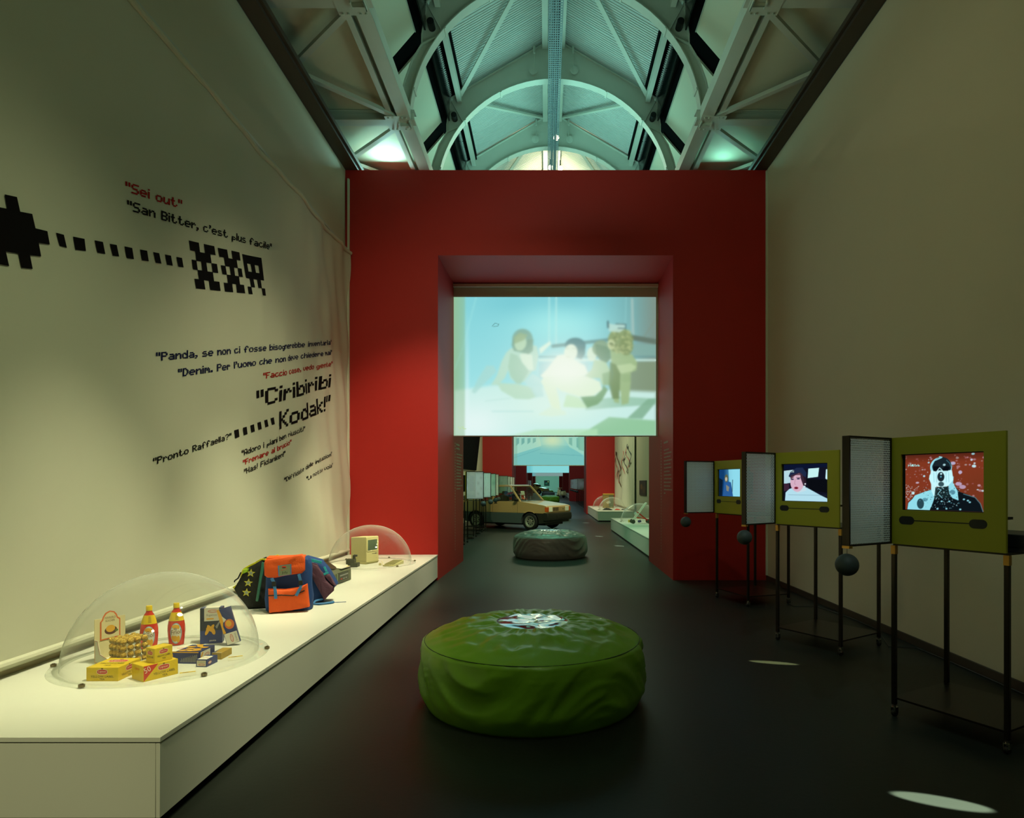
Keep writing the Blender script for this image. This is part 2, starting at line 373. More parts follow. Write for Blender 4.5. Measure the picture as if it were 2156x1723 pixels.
for k, y in enumerate(RIBS[:-1]):
    P = 2.2
    for s in (-1, 1):
        for j in range(3):
            bay_part(('sheet', s, j), 'roof_sheet', lambda: corr_sheet(s, P * j / 3 + .006, P * (j + 1) / 3 - .006), m_sheet, y, smooth=0)
        bay_part(('purl', s), 'eave_purlin', lambda: MB().span((s * 1.62, 0.02, 1.66), (s * 1.70, P - .02, 1.78)), m_steel, y)
        bay_part(('ridge', s), 'ridge_purlin', lambda: MB().span((s * .11, 0.02, 2.62), (s * .19, P - .02, 2.72)).span((s * .10, 0.02, 2.60), (s * .20, P - .02, 2.62)), m_steel, y)
        e = (k % 2 == 1)
        bay_part(('brace', s, e), 'roof_brace', (lambda: MB().beam((s * .16, .05, 2.66), (s * 1.66, P - .05, 1.74), .07, .03)) if e else (lambda: MB().beam((s * 1.66, .05, 1.74), (s * .16, P - .05, 2.66), .07, .03)), m_steel, y)
        # aisle slope panel with dark gap at each rib
        bay_part(('slope', s), 'aisle_panel', lambda: MB().prism([(s * 1.98, 1.31), (s * 2.75, .42), (s * 2.77, .44), (s * 2.0, 1.33)], lambda u, v, w: (u, w, v), .34, 2.17), m_panel, y)
        bay_part(('bead', s), 'panel_edge_bead', lambda: MB().beam((s * 1.975, .34, 1.305), (s * 1.975, 2.17, 1.305), .012), m_steel, y)
        # flat aisle ceiling and truss
        bay_part(('flat', s), 'aisle_ceiling_panel', lambda: MB().span((s * 2.12, .01, .19), (s * 3.29, P - .01, .21)), m_panel, y)
        zt = .04
        bay_part(('cross', s), 'cross_beam', lambda: MB().span((s * 1.98, -.075, zt), (s * 3.26, .075, zt + .012)).span((s * 2.0, -.01, zt), (s * 3.26, .01, zt + .14)).span((s * 1.98, -.075, zt + .13), (s * 3.26, .075, zt + .142)), m_steel, y)
        bay_part(('long', s), 'longitudinal_beam', lambda: MB().span((s * 2.03, .08, zt), (s * 2.2, P - .08, zt + .012)).span((s * 2.03, .08, zt), (s * 2.05, P - .08, zt + .17)).span((s * 2.27, .08, zt + .03), (s * 2.34, P - .08, zt + .10)), m_steel, y)
        bay_part(('gus', s), 'gusset_plate', lambda: MB().span((s * 2.03, -.17, zt - .008), (s * 2.38, .17, zt)), m_steel, y)
        bay_part(('da', s), 'truss_diagonal', lambda: MB().beam((s * 2.2, .08, zt + .03), (s * 3.2, P * .46, zt + .03), .07, .05), m_steel, y)
        bay_part(('db', s), 'truss_diagonal', lambda: MB().beam((s * 3.2, P * .54, zt + .03), (s * 2.2, P - .08, zt + .03), .07, .05), m_steel, y)
        def hanger():
            m = MB().tube([(s * .34, 0, 2.55), (s * .34, 0, 2.15)], .006, 6).tube([(s * .34, 0, 2.60), (s * .34, 0, 2.48)], .022, 8)
            return m
        bay_part(('hang', s), 'cable_hanger', hanger, m_steel, y - .1)
        bay_part(('disc', s), 'hanger_disc', lambda: MB().tube([(s * .36, .02, 2.20), (s * .36, .035, 2.20)], .075, 18), m_steel, y - .1)
        y_bolts = None
# bolts on the gusset plates, one mesh per plate near the camera
for y in (6.6, 8.8, 11.0):
    for s in (-1, 1):
        mb = MB()
        for bx in (2.08, 2.14, 2.27, 2.33):
            for by in (-.14, .14): mb.tube([(s * bx, by, .032), (s * bx, by, .015)], .013, 6)
        mb.build('bolt', m_steel, roof, loc=(0, y, 0))['kind'] = 'stuff'
ylo, yhi = RIBS[0], RIBS[-1]
for s in (-1, 1):
    MB().span((s * 1.83, ylo, 1.34), (s * 1.85, yhi, 1.90)).build('clerestory_glazing', m_night, roof)
    MB().prism([(s * 1.92, 1.45), (s * 2.95, .25), (s * 2.98, .28), (s * 1.94, 1.50)], lambda u, v, w: (u, w, v), ylo, yhi).build('slope_backing', mat('matt_black_cloth', (8, 9, 9), 1.0, spec=0.05), roof)
    MB().span((s * 1.60, ylo, 1.80), (s * 1.95, yhi, 1.92)).build('gutter', mat('matt_black_cloth', (8, 9, 9), 1.0, spec=0.05), roof)
    MB().span((s * 2.10, ylo, .21), (s * 3.45, yhi, .30)).build('aisle_deck', m_black, roof)
# dark closed roof towards the back and over the far rooms
struct('ceiling_1', MB().span((WL - .2, YB, 9.5), (WR + .2, YE, 9.6)).span((WL - .2, YB, WT), (WL, YE, 9.6)).span((WR, YB, WT), (WR + .2, YE, 9.6)), mat('far_roof', (120, 130, 124), .8))
# ------------------------------------------------------------------ cable tray and spotlights
tray = thing('cable_tray', 'long perforated metal tray running down the middle of the vaulted roof', 'cable tray', (CX + .01, 0, 0))
mb = MB(); zt = 8.3; hw = .10
rows, n0, n1 = 6, 4.6, 14.6
step = .05; ny = int((n1 - n0) / step)
for r in range(rows):
    x0 = -hw + .2 * r / rows; x1 = -hw + .2 * (r + 1) / rows; hx = (x1 - x0) * .28
    for j in range(ny):
        a = n0 + j * step; b = a + step; hy = step * .25; xm = (x0 + x1) / 2; ym = (a + b) / 2
        mb.add([(x0, a, zt), (x1, a, zt), (x1, b, zt), (x0, b, zt), (xm - hx, ym - hy, zt), (xm + hx, ym - hy, zt), (xm + hx, ym + hy, zt), (xm - hx, ym + hy, zt)],
               [(0, 1, 5, 4), (1, 2, 6, 5), (2, 3, 7, 6), (3, 0, 4, 7)])
p = mb.build('perforated_base', m_galv, tray, smooth=0); p['kind'] = 'stuff'
MB().span((-hw - .006, n0, zt), (-hw, n1, zt + .06)).build('side_rail', m_galv, tray); MB().span((hw, n0, zt), (hw + .006, n1, zt + .06)).build('side_rail', m_galv, tray)
MB().tube([(-.03, n0, zt + .02), (-.03, n1, zt + .02)], .018).build('cable', m_black, tray); MB().tube([(.04, n0, zt + .025), (.035, n1, zt + .025)], .022).build('cable', m_black, tray)
m_glow = mat('lamp_glow', (255, 248, 220), .5, emit=14, ecol=(255, 244, 200))
def spotlight(loc, label, aim=(0, -.8, -.6), glow=True):
    t = thing('spotlight', label, 'spotlight', loc, 0, 'track spotlights under the roof')
    a = Vector(aim).normalized()
    MB().tube([-a * .10, -a * .02, a * .09], [.028, .05, .06], 16).build('housing', m_galv, t)
    MB().tube([a * .091, a * .093], .055, 18).build('lens', m_glow if glow else m_black, t)
    MB().beam((0, 0, 0.02), (0, 0, .17), .03, .012).build('bracket', m_galv, t)
    return t
spotlight((.205, 12.75, 8.60 - .0), 'lit spotlight hanging from the cable tray well above the red wall')
spotlight((.10, 14.5, 8.88), 'lit spotlight at the far tip of the tray, on its plinth side')
spotlight((.33, 14.5, 8.86), 'lit spotlight at the far tip of the tray, on its television side')
lamp('POINT', 'lamp_light', (.15, 14.9, 8.6), 60, (1, .9, .55), shadow_soft_size=.05)
# ------------------------------------------------------------------ left banner
XB = -3.05
def disp(y, z):
    k = max(0.0, min(1.0, (y - 4.2) / 3.5)); t = (z - .5) / 4.6
    f = .016 * k * t * math.sin(3.1 * y + 1.8 * z) + .012 * k * math.sin(9 * y - 2.2 * z) * t
    d = max(0.0, (y - 7.6) / 1.8)
    f += .013 * d * math.sin(16 * (y + .22 * z))
    f += .012 * k * math.sin(5.5 * (y * .6 + z))
    return f
ban = thing('hanging_banner', 'wide white fabric banner with black, blue and red pixel slogans above the long plinth', 'banner', (XB, 0, 0))
mb = MB(); NY, NZ = 150, 60; ya, yb, za, zb = 1.2, 9.60, .485, 5.02
vs = [(disp(ya + (yb - ya) * i / NY, za + (zb - za) * j / NZ), ya + (yb - ya) * i / NY, za + (zb - za) * j / NZ) for i in range(NY + 1) for j in range(NZ + 1)]
fs = [(i * (NZ + 1) + j, (i + 1) * (NZ + 1) + j, (i + 1) * (NZ + 1) + j + 1, i * (NZ + 1) + j + 1) for i in range(NY) for j in range(NZ)]
mb.add(vs, fs).build('cloth', m_fabric, ban, smooth=180)
MB().tube([(disp(y, zb) + .0, y, zb + .03) for y in [ya + (yb - ya) * i / 60 for i in range(61)]], .03, 10).build('top_hem', m_fabric, ban, smooth=80)
MB().tube([(-.005, ya, za - .01), (-.005, yb, za - .01)], .028, 10).build('bottom_hem', m_fabric, ban)
MB().beam((-.02, ya, zb + .09), (-.02, yb, zb + .09), .01, .03).build('rail', m_steel, ban)
FONT = dict(zip("ABCDFHKLPRS", ["7E1111117E", "7F49494936", "3E41414122", "7F4141221C", "7F09090901", "7F0808087F", "7F08142241", "7F40404040", "7F09090906", "7F09192946", "4649494931"]))
FONT.update(dict(zip("abcdefghiklmnoprstuvz", ["2054545478", "7F48444438", "3844444420", "384444487F", "3854545418", "087E090102", "0C5252523E", "7F08040478", "7D", "7F102844", "7F", "7C04180478", "7C08040478", "3844444438", "7C14141408", "7C080408", "4854545420", "043F444020", "3C4040207C", "1C2040201C", "4464544C44"])))
FONT.update({'!': "5F", '"': "0700 07".replace(' ', ''), "'": "0503", ',': "5030", '.': "6060", '?': "0201510906", ' ': "000000"})
m_ink = mat('ink_black', (15, 11, 10), .9, spec=.1); m_inkr = mat('ink_red', (170, 28, 16), .9, spec=.1); m_inkb = mat('ink_blue', (22, 26, 64), .9, spec=.1)
def wpt(y, z): return (disp(y, z) + .004, y, z)
def letters(txt, p0, p1, cap, m, bold=1.35):
    """pixel lettering on the banner between two baseline points of the photograph"""
    (y0, z0), (y1, z1) = on_left(*p0, XB), on_left(*p1, XB)
    ch = cap * y0 / F / 7.0
    ncol = sum(len(FONT[c]) // 2 + 1 for c in txt) - 1
    L = math.hypot(y1 - y0, z1 - z0); cw = L / ncol; uy, uz = (y1 - y0) / L, (z1 - z0) / L
    mb = MB(); x = 0
    for c in txt:
        g = FONT[c]; dr = 2 if c in 'gp' else 1 if c == ',' else 0
        for k in range(len(g) // 2):
            b = int(g[2 * k:2 * k + 2], 16)
            for r in range(8):
                if b >> r & 1:
                    a0 = (x + k) * cw; a1 = a0 + cw * bold; b0 = (6 - r - dr) * ch; b1 = b0 + ch * 1.12
                    q = [wpt(y0 + uy * a, z0 + uz * a + bb) for a, bb in ((a0, b0), (a1, b0), (a1, b1), (a0, b1))]
                    mb.add(q, [(0, 1, 2, 3)])
        x += len(g) // 2 + 1
        if c != ' ': mb.build('letter', m, ban, smooth=0)
        mb = MB()
letters('"Sei out"', (262.6, 402.8), (381.7, 439.9), 21, m_inkr)
letters('"San Bitter, c\'est plus facile"', (266, 442.3), (569.8, 527.4), 21, m_ink)
letters('"Panda, se non ci fosse bisognerebbe inventarla"', (327.6, 760.6), (695.9, 725.9), 18, m_inkb, 1.4)
letters('"Denim. Per l\'uomo che non deve chiedere mai"', (374.5, 794.3), (695.9, 746.9), 17, m_inkb, 1.4)
letters('"Faccio cose, vedo gente"', (555.1, 798.6), (695.9, 770.8), 13, m_inkr, 1.4)
letters('"Ciribiribi', (540.4, 860), (692.9, 815.5), 36, m_ink, 1.35)
letters('Kodak!"', (587.8, 905), (694.9, 862), 37, m_ink, 1.35)
letters('"Pronto Raffaella?"', (321.4, 980.4), (487.3, 923.7), 15, m_ink)
letters('"Adoro i piani ben riusciti"', (509.2, 961.4), (640.4, 907.5), 12.5, m_ink, 1.35)
letters('"Frenare al brucio"', (512.2, 981.2), (613.9, 935.5), 12, m_inkr, 1.4)
letters('"Has! Fidanken!"', (514.7, 1000.4), (599.6, 959.6), 12, m_ink, 1.35)
letters('"Diffidate delle imitazioni"', (596.5, 1016.7), (697.6, 959.2), 10, m_ink, 1.3)
letters('"La notte vola"', (644.9, 1001.4 + 12), (699, 970.8 + 12), 9, m_ink, 1.3)
def c3(p): return (p[0] / 2.9135, 340 + p[1] / 2.9135)
def c4(p): return (300 + p[0] / 4.9, 680 + p[1] / 4.9)
def quad_on(mb, pts):
    mb.add([wpt(*on_left(*p, XB)) for p in pts], [(0, 1, 2, 3)])
def dot_on(pts):
    q = MB(); quad_on(q, pts); q.build('dot', m_ink, ban, smooth=0)
mb = MB()
for (x0, y0), (x1, y1), (x2, y2), (x3, y3) in [((340, 437), (388, 450), (407, 530), (362, 518)), ((445, 461), (515, 475), (524, 550), (459, 542)), ((577, 484), (628, 494), (643, 568), (594, 560)),
        ((670, 505), (712, 513), (727, 584), (687, 577)), ((759, 521), (806, 531), (817, 600), (772, 593)), ((854, 540), (898, 548), (908, 613), (866, 607)), ((936, 556), (973, 563), (986, 627), (950, 621)),
        ((1009, 571), (1046, 578), (1056, 640), (1021, 634)), ((1080, 586), (1115, 592), (1125, 651), (1092, 646))]:
    dot_on([c3(p) for p in ((x3, y3), (x2, y2), (x1, y1), (x0, y0))])
mb = MB()
for (x0, y0), (x1, y1), (x2, y2), (x3, y3) in [((945, 1110), (988, 1097), (998, 1177), (958, 1191)), ((1029, 1083), (1067, 1072), (1078, 1148), (1041, 1161)), ((1105, 1058), (1143, 1046), (1153, 1120), (1117, 1132)),
        ((1180, 1032), (1216, 1020), (1225, 1094), (1191, 1105)), ((1252, 1007), (1285, 997), (1294, 1068), (1263, 1079)), ((1320, 985), (1352, 974), (1360, 1044), (1330, 1054))]:
    dot_on([c4(p) for p in ((x3, y3), (x2, y2), (x1, y1), (x0, y0))])
mb = MB()
def glyph(rows, TL, TR, BL, BR, hs=None):
    mb = MB()
    n = len(rows); hs = hs or [1] * n; tot = sum(hs); acc = 0
    def P(u, v):
        a = [TL[i] + (TR[i] - TL[i]) * u for i in (0, 1)]; b = [BL[i] + (BR[i] - BL[i]) * u for i in (0, 1)]
        return c3([a[i] + (b[i] - a[i]) * v for i in (0, 1)])
    for r, row in enumerate(rows):
        v0, v1 = acc / tot, (acc + hs[r]) / tot + .006; acc += hs[r]
        for c, ch in enumerate(row):
            if ch == 'X': quad_on(mb, [P(c / len(row), v1), P((c + 1) / len(row) + .004, v1), P((c + 1) / len(row) + .004, v0), P(c / len(row), v0)])
    mb.build('pixel_emblem', m_ink, ban, smooth=0)
glyph(["XX.XX", ".XXX.", "X.X.X", ".XXX.", "XX.XX"], (1158, 485), (1312, 520), (1205, 778), (1352, 793))
glyph(["XX.XX", ".XXX.", "X.X.X", ".XXX.", "XX.XX"], (1332, 530), (1465, 558), (1378, 797), (1498, 808))
glyph(["XXXXX", "X.X.X", "XXXXX", ".X.X.", "X...X"], (1485, 568), (1598, 592), (1520, 812), (1628, 823), [1.0, .95, .8, 1.0, .85])
star = [(22, 202), (98, 218), (118, 308), (192, 322), (212, 410), (285, 428), (300, 510), (232, 500), (247, 583), (178, 575), (195, 660), (125, 652), (107, 565), (30, 553), (50, 642), (-40, 625), (-80, 450), (-40, 275), (38, 290)]
mb = MB(); sp = [on_left(*c3(p), XB) for p in star]
mb.flat([p for p in sp], lambda u, v: (wpt(u, v)[0] + .002, u, v)).build('pixel_flower', m_ink, ban, smooth=0)
# small text columns and dotted rules on the portal reveals
m_wtext = mat('white_vinyl', (176, 168, 150), .7)
def reveal_x(side, D): return (OPL + .0293 * (D - 9.63) + .003) if side < 0 else (OPR + .0112 * (D - 9.63) - .003)
for side, dots, y0t, head, lines in ((-1, 11.13, (2.23, .29), [(2.19, 11.25, 11.60), (2.12, 11.25, 11.62)], [(2.02 - .0575 * i, 11.27, 11.27 + [.63, .58, .56, .48, .52, .5, .46, .5, .56, .44, .66, .44][i]) for i in range(12)]),
                              (1, 10.67, (2.24, .30), [(2.16, 10.42, 10.05)], [(2.04 - .0595 * i, 10.40, 10.40 - [.45, .66, .58, .68, .60, .64, .5, .66, .68, .63, .56, .7, .12][i]) for i in range(13)])):
    t = thing('vinyl_text', ('small pale text column with dotted rule on the portal reveal ' + ('touching the long plinth' if side < 0 else 'facing the television stands')), 'wall text', (reveal_x(side, dots), dots, 1.0))
    ox, oy, oz = t.location
    mb = MB(); z = y0t[0]; i = 0
    while z > y0t[1]:
        w = .022 if z > 1.2 else .014
        mb.add([(reveal_x(side, D) - ox, D - oy, zz - oz) for D, zz in ((dots - w, z), (dots + w, z), (dots + w, z - .028), (dots - w, z - .028))], [(0, 1, 2, 3)])
        z -= .05
    mb.build('dotted_rule', m_wtext, t, smooth=0)['kind'] = 'stuff'
    mb = MB()
    for z, a, b in head + lines:
        hh = .036 if (z, a, b) in head else .026; d = 1 if b > a else -1; s = a; rnd = random.Random(int(z * 1000))
        while (b - s) * d > .01:
            e = s + d * rnd.choice((.035, .06, .09, .12)); e = min(e, b) if d > 0 else max(e, b)
            # illegible tiny words: uneven letter strokes
            q = s
            while (e - q) * d > .004:
                h2 = hh * rnd.choice((.7, .8, 1.0)); q2 = q + d * .010
                mb.add([(reveal_x(side, D) - ox, D - oy, zz - oz) for D, zz in ((q, z), (q2, z), (q2, z + h2), (q, z + h2))], [(0, 1, 2, 3)]); q = q2 + d * .004
            s = e + d * .016
    mb.build('text_lines', m_wtext, t, smooth=0)['kind'] = 'stuff'
# ------------------------------------------------------------------ pictures
class Pic:
    def __init__(s, x0, y0, x1, y1, w, h, base):
        s.w, s.h = w, h; X = np.linspace(x0, x1, w); Y = np.linspace(y0, y1, h); s.X, s.Y = np.meshgrid(X, Y)
        s.a = np.zeros((h, w, 3)); s.a[:] = np.array(base) / 255.; s.sc = (x1 - x0) / w; s.box = (x0, y0, x1, y1)
    def mix(s, k, col, al=1.0):
        k = np.clip(k, 0, 1) * al; s.a = s.a * (1 - k[..., None]) + np.array(col)[None, None] / 255. * k[..., None]; return s
    def ell(s, cx, cy, rx, ry, col, soft=1.0, al=1.0, rot=0.0):
        c, q = math.cos(math.radians(rot)), math.sin(math.radians(rot)); dx, dy = s.X - cx, s.Y - cy
        u = (dx * c + dy * q) / rx; v = (-dx * q + dy * c) / ry; r = np.sqrt(u * u + v * v) + 1e-9
        return s.mix((1 - r) * min(rx, ry) / max(soft * .8, s.sc) + .5, col, al)
    def glow(s, cx, cy, rx, ry, col, al=1.0):
        return s.mix(np.exp(-(((s.X - cx) / rx) ** 2 + ((s.Y - cy) / ry) ** 2)), col, al)
    def poly(s, pts, col, soft=1.0, al=1.0):
        ins = np.zeros(s.X.shape, bool); d2 = np.full(s.X.shape, 1e18); n = len(pts)
        for i in range(n):
            (x0, y0), (x1, y1) = pts[i], pts[(i + 1) % n]
            if y0 != y1:
                c = ((y0 > s.Y) != (y1 > s.Y)) & (s.X < (x1 - x0) * (s.Y - y0) / (y1 - y0) + x0); ins ^= c
            ex, ey = x1 - x0, y1 - y0; L = ex * ex + ey * ey + 1e-12
            t = np.clip(((s.X - x0) * ex + (s.Y - y0) * ey) / L, 0, 1); d2 = np.minimum(d2, (s.X - x0 - t * ex) ** 2 + (s.Y - y0 - t * ey) ** 2)
        d = np.sqrt(d2); return s.mix(np.where(ins, d, -d) / max(soft * .8, s.sc) + .5, col, al)
    def line(s, pts, w, col, soft=1.0, al=1.0):
        d2 = np.full(s.X.shape, 1e18)
        for (x0, y0), (x1, y1) in zip(pts[:-1], pts[1:]):
            ex, ey = x1 - x0, y1 - y0; L = ex * ex + ey * ey + 1e-12
            t = np.clip(((s.X - x0) * ex + (s.Y - y0) * ey) / L, 0, 1); d2 = np.minimum(d2, (s.X - x0 - t * ex) ** 2 + (s.Y - y0 - t * ey) ** 2)
        return s.mix((w / 2 - np.sqrt(d2)) / max(soft * .8, s.sc) + .5, col, al)
    def ptext(s, txt, x, y, cw, ch, col):
        for c in txt:
            g = FONT2[c]
            for k in range(len(g) // 2):
                b = int(g[2 * k:2 * k + 2], 16)
                for r in range(7):
                    if b >> r & 1: s.mix(((s.X >= x + k * cw) & (s.X < x + (k + 1.25) * cw) & (s.Y >= y + r * ch) & (s.Y < y + (r + 1.1) * ch)).astype(float), col)
            x += (len(g) // 2 + 1) * cw
    def mesh(s, name, O, U, V, parent, gain=1.0):
        """O = upper left corner, U across, V down (full vectors)"""
        O, U, V = np.array(O), np.array(U), np.array(V); w, h = s.w, s.h
        uu, vv = np.meshgrid(np.linspace(0, 1, w), np.linspace(0, 1, h))
        co = O + uu[..., None] * U + vv[..., None] * V; co = co.reshape(-1, 3)
        idx = np.arange(w * h).reshape(h, w); q = np.stack([idx[1:, :-1], idx[1:, 1:], idx[:-1, 1:], idx[:-1, :-1]], -1).reshape(-1, 4)
        me = bpy.data.meshes.new(name); me.vertices.add(w * h); me.vertices.foreach_set('co', co.ravel())
        me.loops.add(q.size); me.loops.foreach_set('vertex_index', q.ravel()); me.polygons.add(len(q))
        me.polygons.foreach_set('loop_start', np.arange(0, q.size, 4)); me.polygons.foreach_set('loop_total', np.full(len(q), 4)); me.update(calc_edges=True)
        a = np.clip(s.a, 0, 1); l = np.where(a <= .04045, a / 12.92, ((a + .055) / 1.055) ** 2.4) * gain
        at = me.color_attributes.new('pic', 'FLOAT_COLOR', 'POINT'); at.data.foreach_set('color', np.concatenate([l.reshape(-1, 3), np.ones((w * h, 1))], 1).ravel())
        me.materials.append(pic_mat()); o = bpy.data.objects.new(name, me); COL.objects.link(o)
        if parent is not None: o.parent = parent; KID.setdefault(parent.name, []).append(o)
        return o
FONT2 = {'P': "7F09090906", 'A': "7E1111117E", 'U': "3F4040403F", 'S': "4649494931", 'E': "7F49494941", ' ': "0000", '.': '6060', 'Y': '0708700807', 'L': '7F404040'}
# --- projected film: crop7 coordinates (origin 920,580 scale 4.146)
pc = Pic(145, 190, 1910, 1402, 300, 206, (120, 205, 215))
pc.mix((pc.Y - 190) / 900, (165, 232, 235), .8)
pc.mix(np.clip((pc.X - 1300) / 600, 0, 1), (95, 130, 125), .85).mix(np.clip((pc.X - 1700) / 200, 0, 1), (130, 120, 100), .5)
pc.glow(1150, 230, 260, 120, (90, 175, 190), .5).glow(700, 250, 250, 130, (95, 185, 200), .5).glow(1050, 430, 380, 170, (165, 240, 238), .8)
pc.mix(np.clip((260 - pc.X) / 90, 0, 1), (140, 190, 150), .75)
for x in (978, 1040): pc.line([(x, 190), (x - 2, 610)], 11, (190, 240, 232), 3, .8)
pc.line([(340, 190), (230, 620), (150, 830)], 9, (150, 225, 225), 3, .8)
pc.line([(1650, 190), (1640, 500)], 8, (140, 205, 205), 2, .6).line([(1700, 200), (1716, 520)], 10, (180, 195, 180), 2, .8).poly([(1690, 210), (1715, 210), (1716, 510), (1690, 500)], (165, 190, 185), 2, .5)
pc.line([(1912, 380), (1790, 560)], 6, (120, 120, 95), 3, .6)
pc.line([(1010, 620), (1270, 590), (1450, 570), (1620, 545), (1910, 575)], 30, (84, 130, 128), 5, .9).line([(1680, 540), (1910, 580)], 45, (84, 96, 80), 6, .9)
pc.poly([(1690, 600), (1910, 605), (1910, 705), (1700, 700)], (118, 160, 150), 4, .9)
pc.line([(890, 712), (1910, 712)], 12, (90, 140, 140), 4, .8).line([(890, 742), (1910, 742)], 16, (215, 245, 230), 4, .9).poly([(1720, 755), (1910, 755), (1910, 1080), (1600, 1080), (1600, 900)], (118, 132, 98), 10, .9)
pc.poly([(890, 760), (1320, 760), (1320, 900), (890, 900)], (130, 195, 205), 8, .7)
pc.poly([(890, 640), (985, 575), (995, 600), (900, 690)], (232, 250, 225), 5, .9)
# floor / deck
pc.poly([(145, 1010), (500, 960), (1910, 1020), (1910, 1402), (145, 1402)], (205, 240, 232), 40, .95)
pc.poly([(1600, 1060), (1910, 1080), (1910, 1130), (1500, 1160), (1300, 1180), (1250, 1100)], (125, 175, 140), 14, .7)
pc.poly([(1330, 1345), (1500, 1240), (1910, 1270), (1910, 1402), (1200, 1402)], (135, 190, 140), 14, .95).poly([(1660, 1250), (1840, 1080), (1910, 1075), (1910, 1110), (1790, 1255)], (118, 165, 130), 8, .9)
pc.poly([(640, 1402), (860, 1350), (1400, 1345), (1400, 1402)], (172, 222, 170), 14, .8)
pc.glow(330, 1300, 330, 200, (238, 250, 248), .9).glow(1000, 1150, 420, 160, (228, 248, 235), .85)
pc.line([(480, 1190), (840, 1190)], 8, (165, 215, 210), 5, .6).line([(420, 1100), (640, 1075)], 7, (180, 220, 210), 5, .6)
# left seated woman
SK = (186, 222, 198); SKD = (160, 200, 170); SKL = (230, 245, 218)
pc.poly([(300, 1020), (360, 900), (430, 790), (490, 790), (520, 840), (420, 940), (330, 1035)], (168, 215, 205), 10, .7)
pc.poly([(640, 640), (600, 680), (560, 760), (520, 880), (470, 960), (530, 960), (590, 900), (620, 830), (640, 900), (700, 950), (760, 930), (830, 840), (860, 830), (885, 700), (870, 620), (800, 600), (720, 620)], SK, 8, .95)
pc.poly([(640, 680), (700, 700), (800, 840), (730, 950), (690, 945), (640, 880), (620, 800)], SKD, 8, .8)
pc.poly([(720, 690), (800, 680), (830, 700), (840, 830), (800, 830), (740, 760)], SKL, 8, .8)
pc.poly([(520, 940), (700, 950), (830, 980), (880, 1060), (800, 1085), (680, 1080), (560, 1010)], (186, 220, 190), 10, .9)
pc.poly([(760, 930), (830, 860), (900, 900), (930, 1060), (860, 1070), (820, 1000)], (190, 228, 222), 14, .8)
pc.ell(745, 560, 90, 92, (124, 166, 146), 8, .95).poly([(660, 560), (840, 560), (835, 660), (800, 690), (670, 660), (650, 610)], (118, 156, 130), 12, .9)
pc.ell(727, 592, 52, 68, (190, 220, 180), 8, .9, 12).poly([(670, 540), (720, 500), (790, 520), (760, 565), (700, 590), (672, 600)], (150, 176, 130), 8, .9)
# man with dark hair
pc.poly([(1050, 700), (1120, 690), (1200, 740), (1290, 790), (1320, 860), (1240, 900), (1090, 880), (930, 900), (900, 880), (960, 820)], (244, 250, 226), 12, .98)
pc.ell(1206, 612, 90, 66, (62, 108, 112), 8, .97).poly([(1220, 620), (1295, 620), (1290, 690), (1260, 735), (1215, 720)], (60, 104, 104), 8, .95)
pc.ell(1166, 674, 58, 72, (236, 246, 218), 8, .97, 8).ell(1145, 712, 20, 7, (200, 205, 170), 5, .7, 10).line([(1120, 640), (1150, 636)], 6, (170, 185, 160), 4, .7).line([(1180, 638), (1210, 642)], 6, (170, 185, 160), 4, .7)
pc.poly([(930, 890), (1060, 880), (1300, 880), (1420, 930), (1440, 1000), (1360, 1055), (1240, 1062), (1080, 1010), (1040, 980), (1070, 1120), (1080, 1190), (1020, 1205), (990, 1130), (940, 1000), (905, 930)], (232, 245, 212), 10, .97)
pc.poly([(880, 1220), (990, 1150), (1120, 1190), (1130, 1220), (1000, 1235)], (226, 244, 220), 10, .95).poly([(1130, 1040), (1240, 1070), (1310, 1160), (1230, 1160), (1100, 1150)], (205, 235, 190), 10, .9)
pc.poly([(1250, 1065), (1380, 1055), (1440, 1000), (1450, 960), (1490, 1000), (1440, 1090), (1400, 1130), (1310, 1160)], (108, 150, 96), 10, .9)
# woman facing away, brown hair
pc.poly([(1370, 740), (1470, 750), (1520, 860), (1520, 960), (1440, 960), (1420, 900), (1340, 900), (1290, 880), (1350, 820)], (176, 206, 156), 8, .95).poly([(1440, 860), (1510, 840), (1510, 960), (1450, 960)], (110, 148, 94), 8, .6)
pc.ell(1350, 690, 42, 62, (222, 238, 205), 8, .9).ell(1430, 640, 76, 72, (120, 150, 112), 8, .95).poly([(1380, 600), (1510, 630), (1515, 730), (1480, 765), (1420, 740), (1385, 680)], (96, 130, 96), 10, .95)
# standing curly haired woman
pc.poly([(1510, 640), (1600, 680), (1700, 690), (1745, 760), (1740, 830), (1690, 850), (1690, 940), (1670, 1120), (1610, 1135), (1600, 1010), (1580, 1000), (1590, 1120), (1545, 1110), (1520, 960), (1540, 860), (1520, 760)], (150, 176, 116), 8, .97)
pc.poly([(1560, 790), (1690, 770), (1740, 800), (1700, 840), (1600, 860)], (182, 204, 146), 6, .9).poly([(1510, 760), (1560, 780), (1600, 860), (1590, 1080), (1530, 1080), (1500, 960)], (96, 120, 66), 8, .85)
for k in range(5): pc.line([(1615 + 16 * k, 870), (1622 + 15 * k, 930)], 6, (120, 150, 90), 3, .7)
pc.ell(1600, 570, 110, 110, (130, 146, 86), 12, .95).ell(1650, 620, 60, 80, (118, 134, 76), 10, .95).ell(1520, 605, 32, 46, (205, 216, 158), 6, .9)
rn = random.Random(3)
for k in range(90):
    a = rn.uniform(0, 6.28); r = rn.uniform(40, 112); pc.ell(1605 + r * math.cos(a) * .95, 580 + r * math.sin(a) * 1.05, 12, 9, rn.choice(((160, 170, 105), (98, 112, 62), (182, 190, 122))), 4, .55)
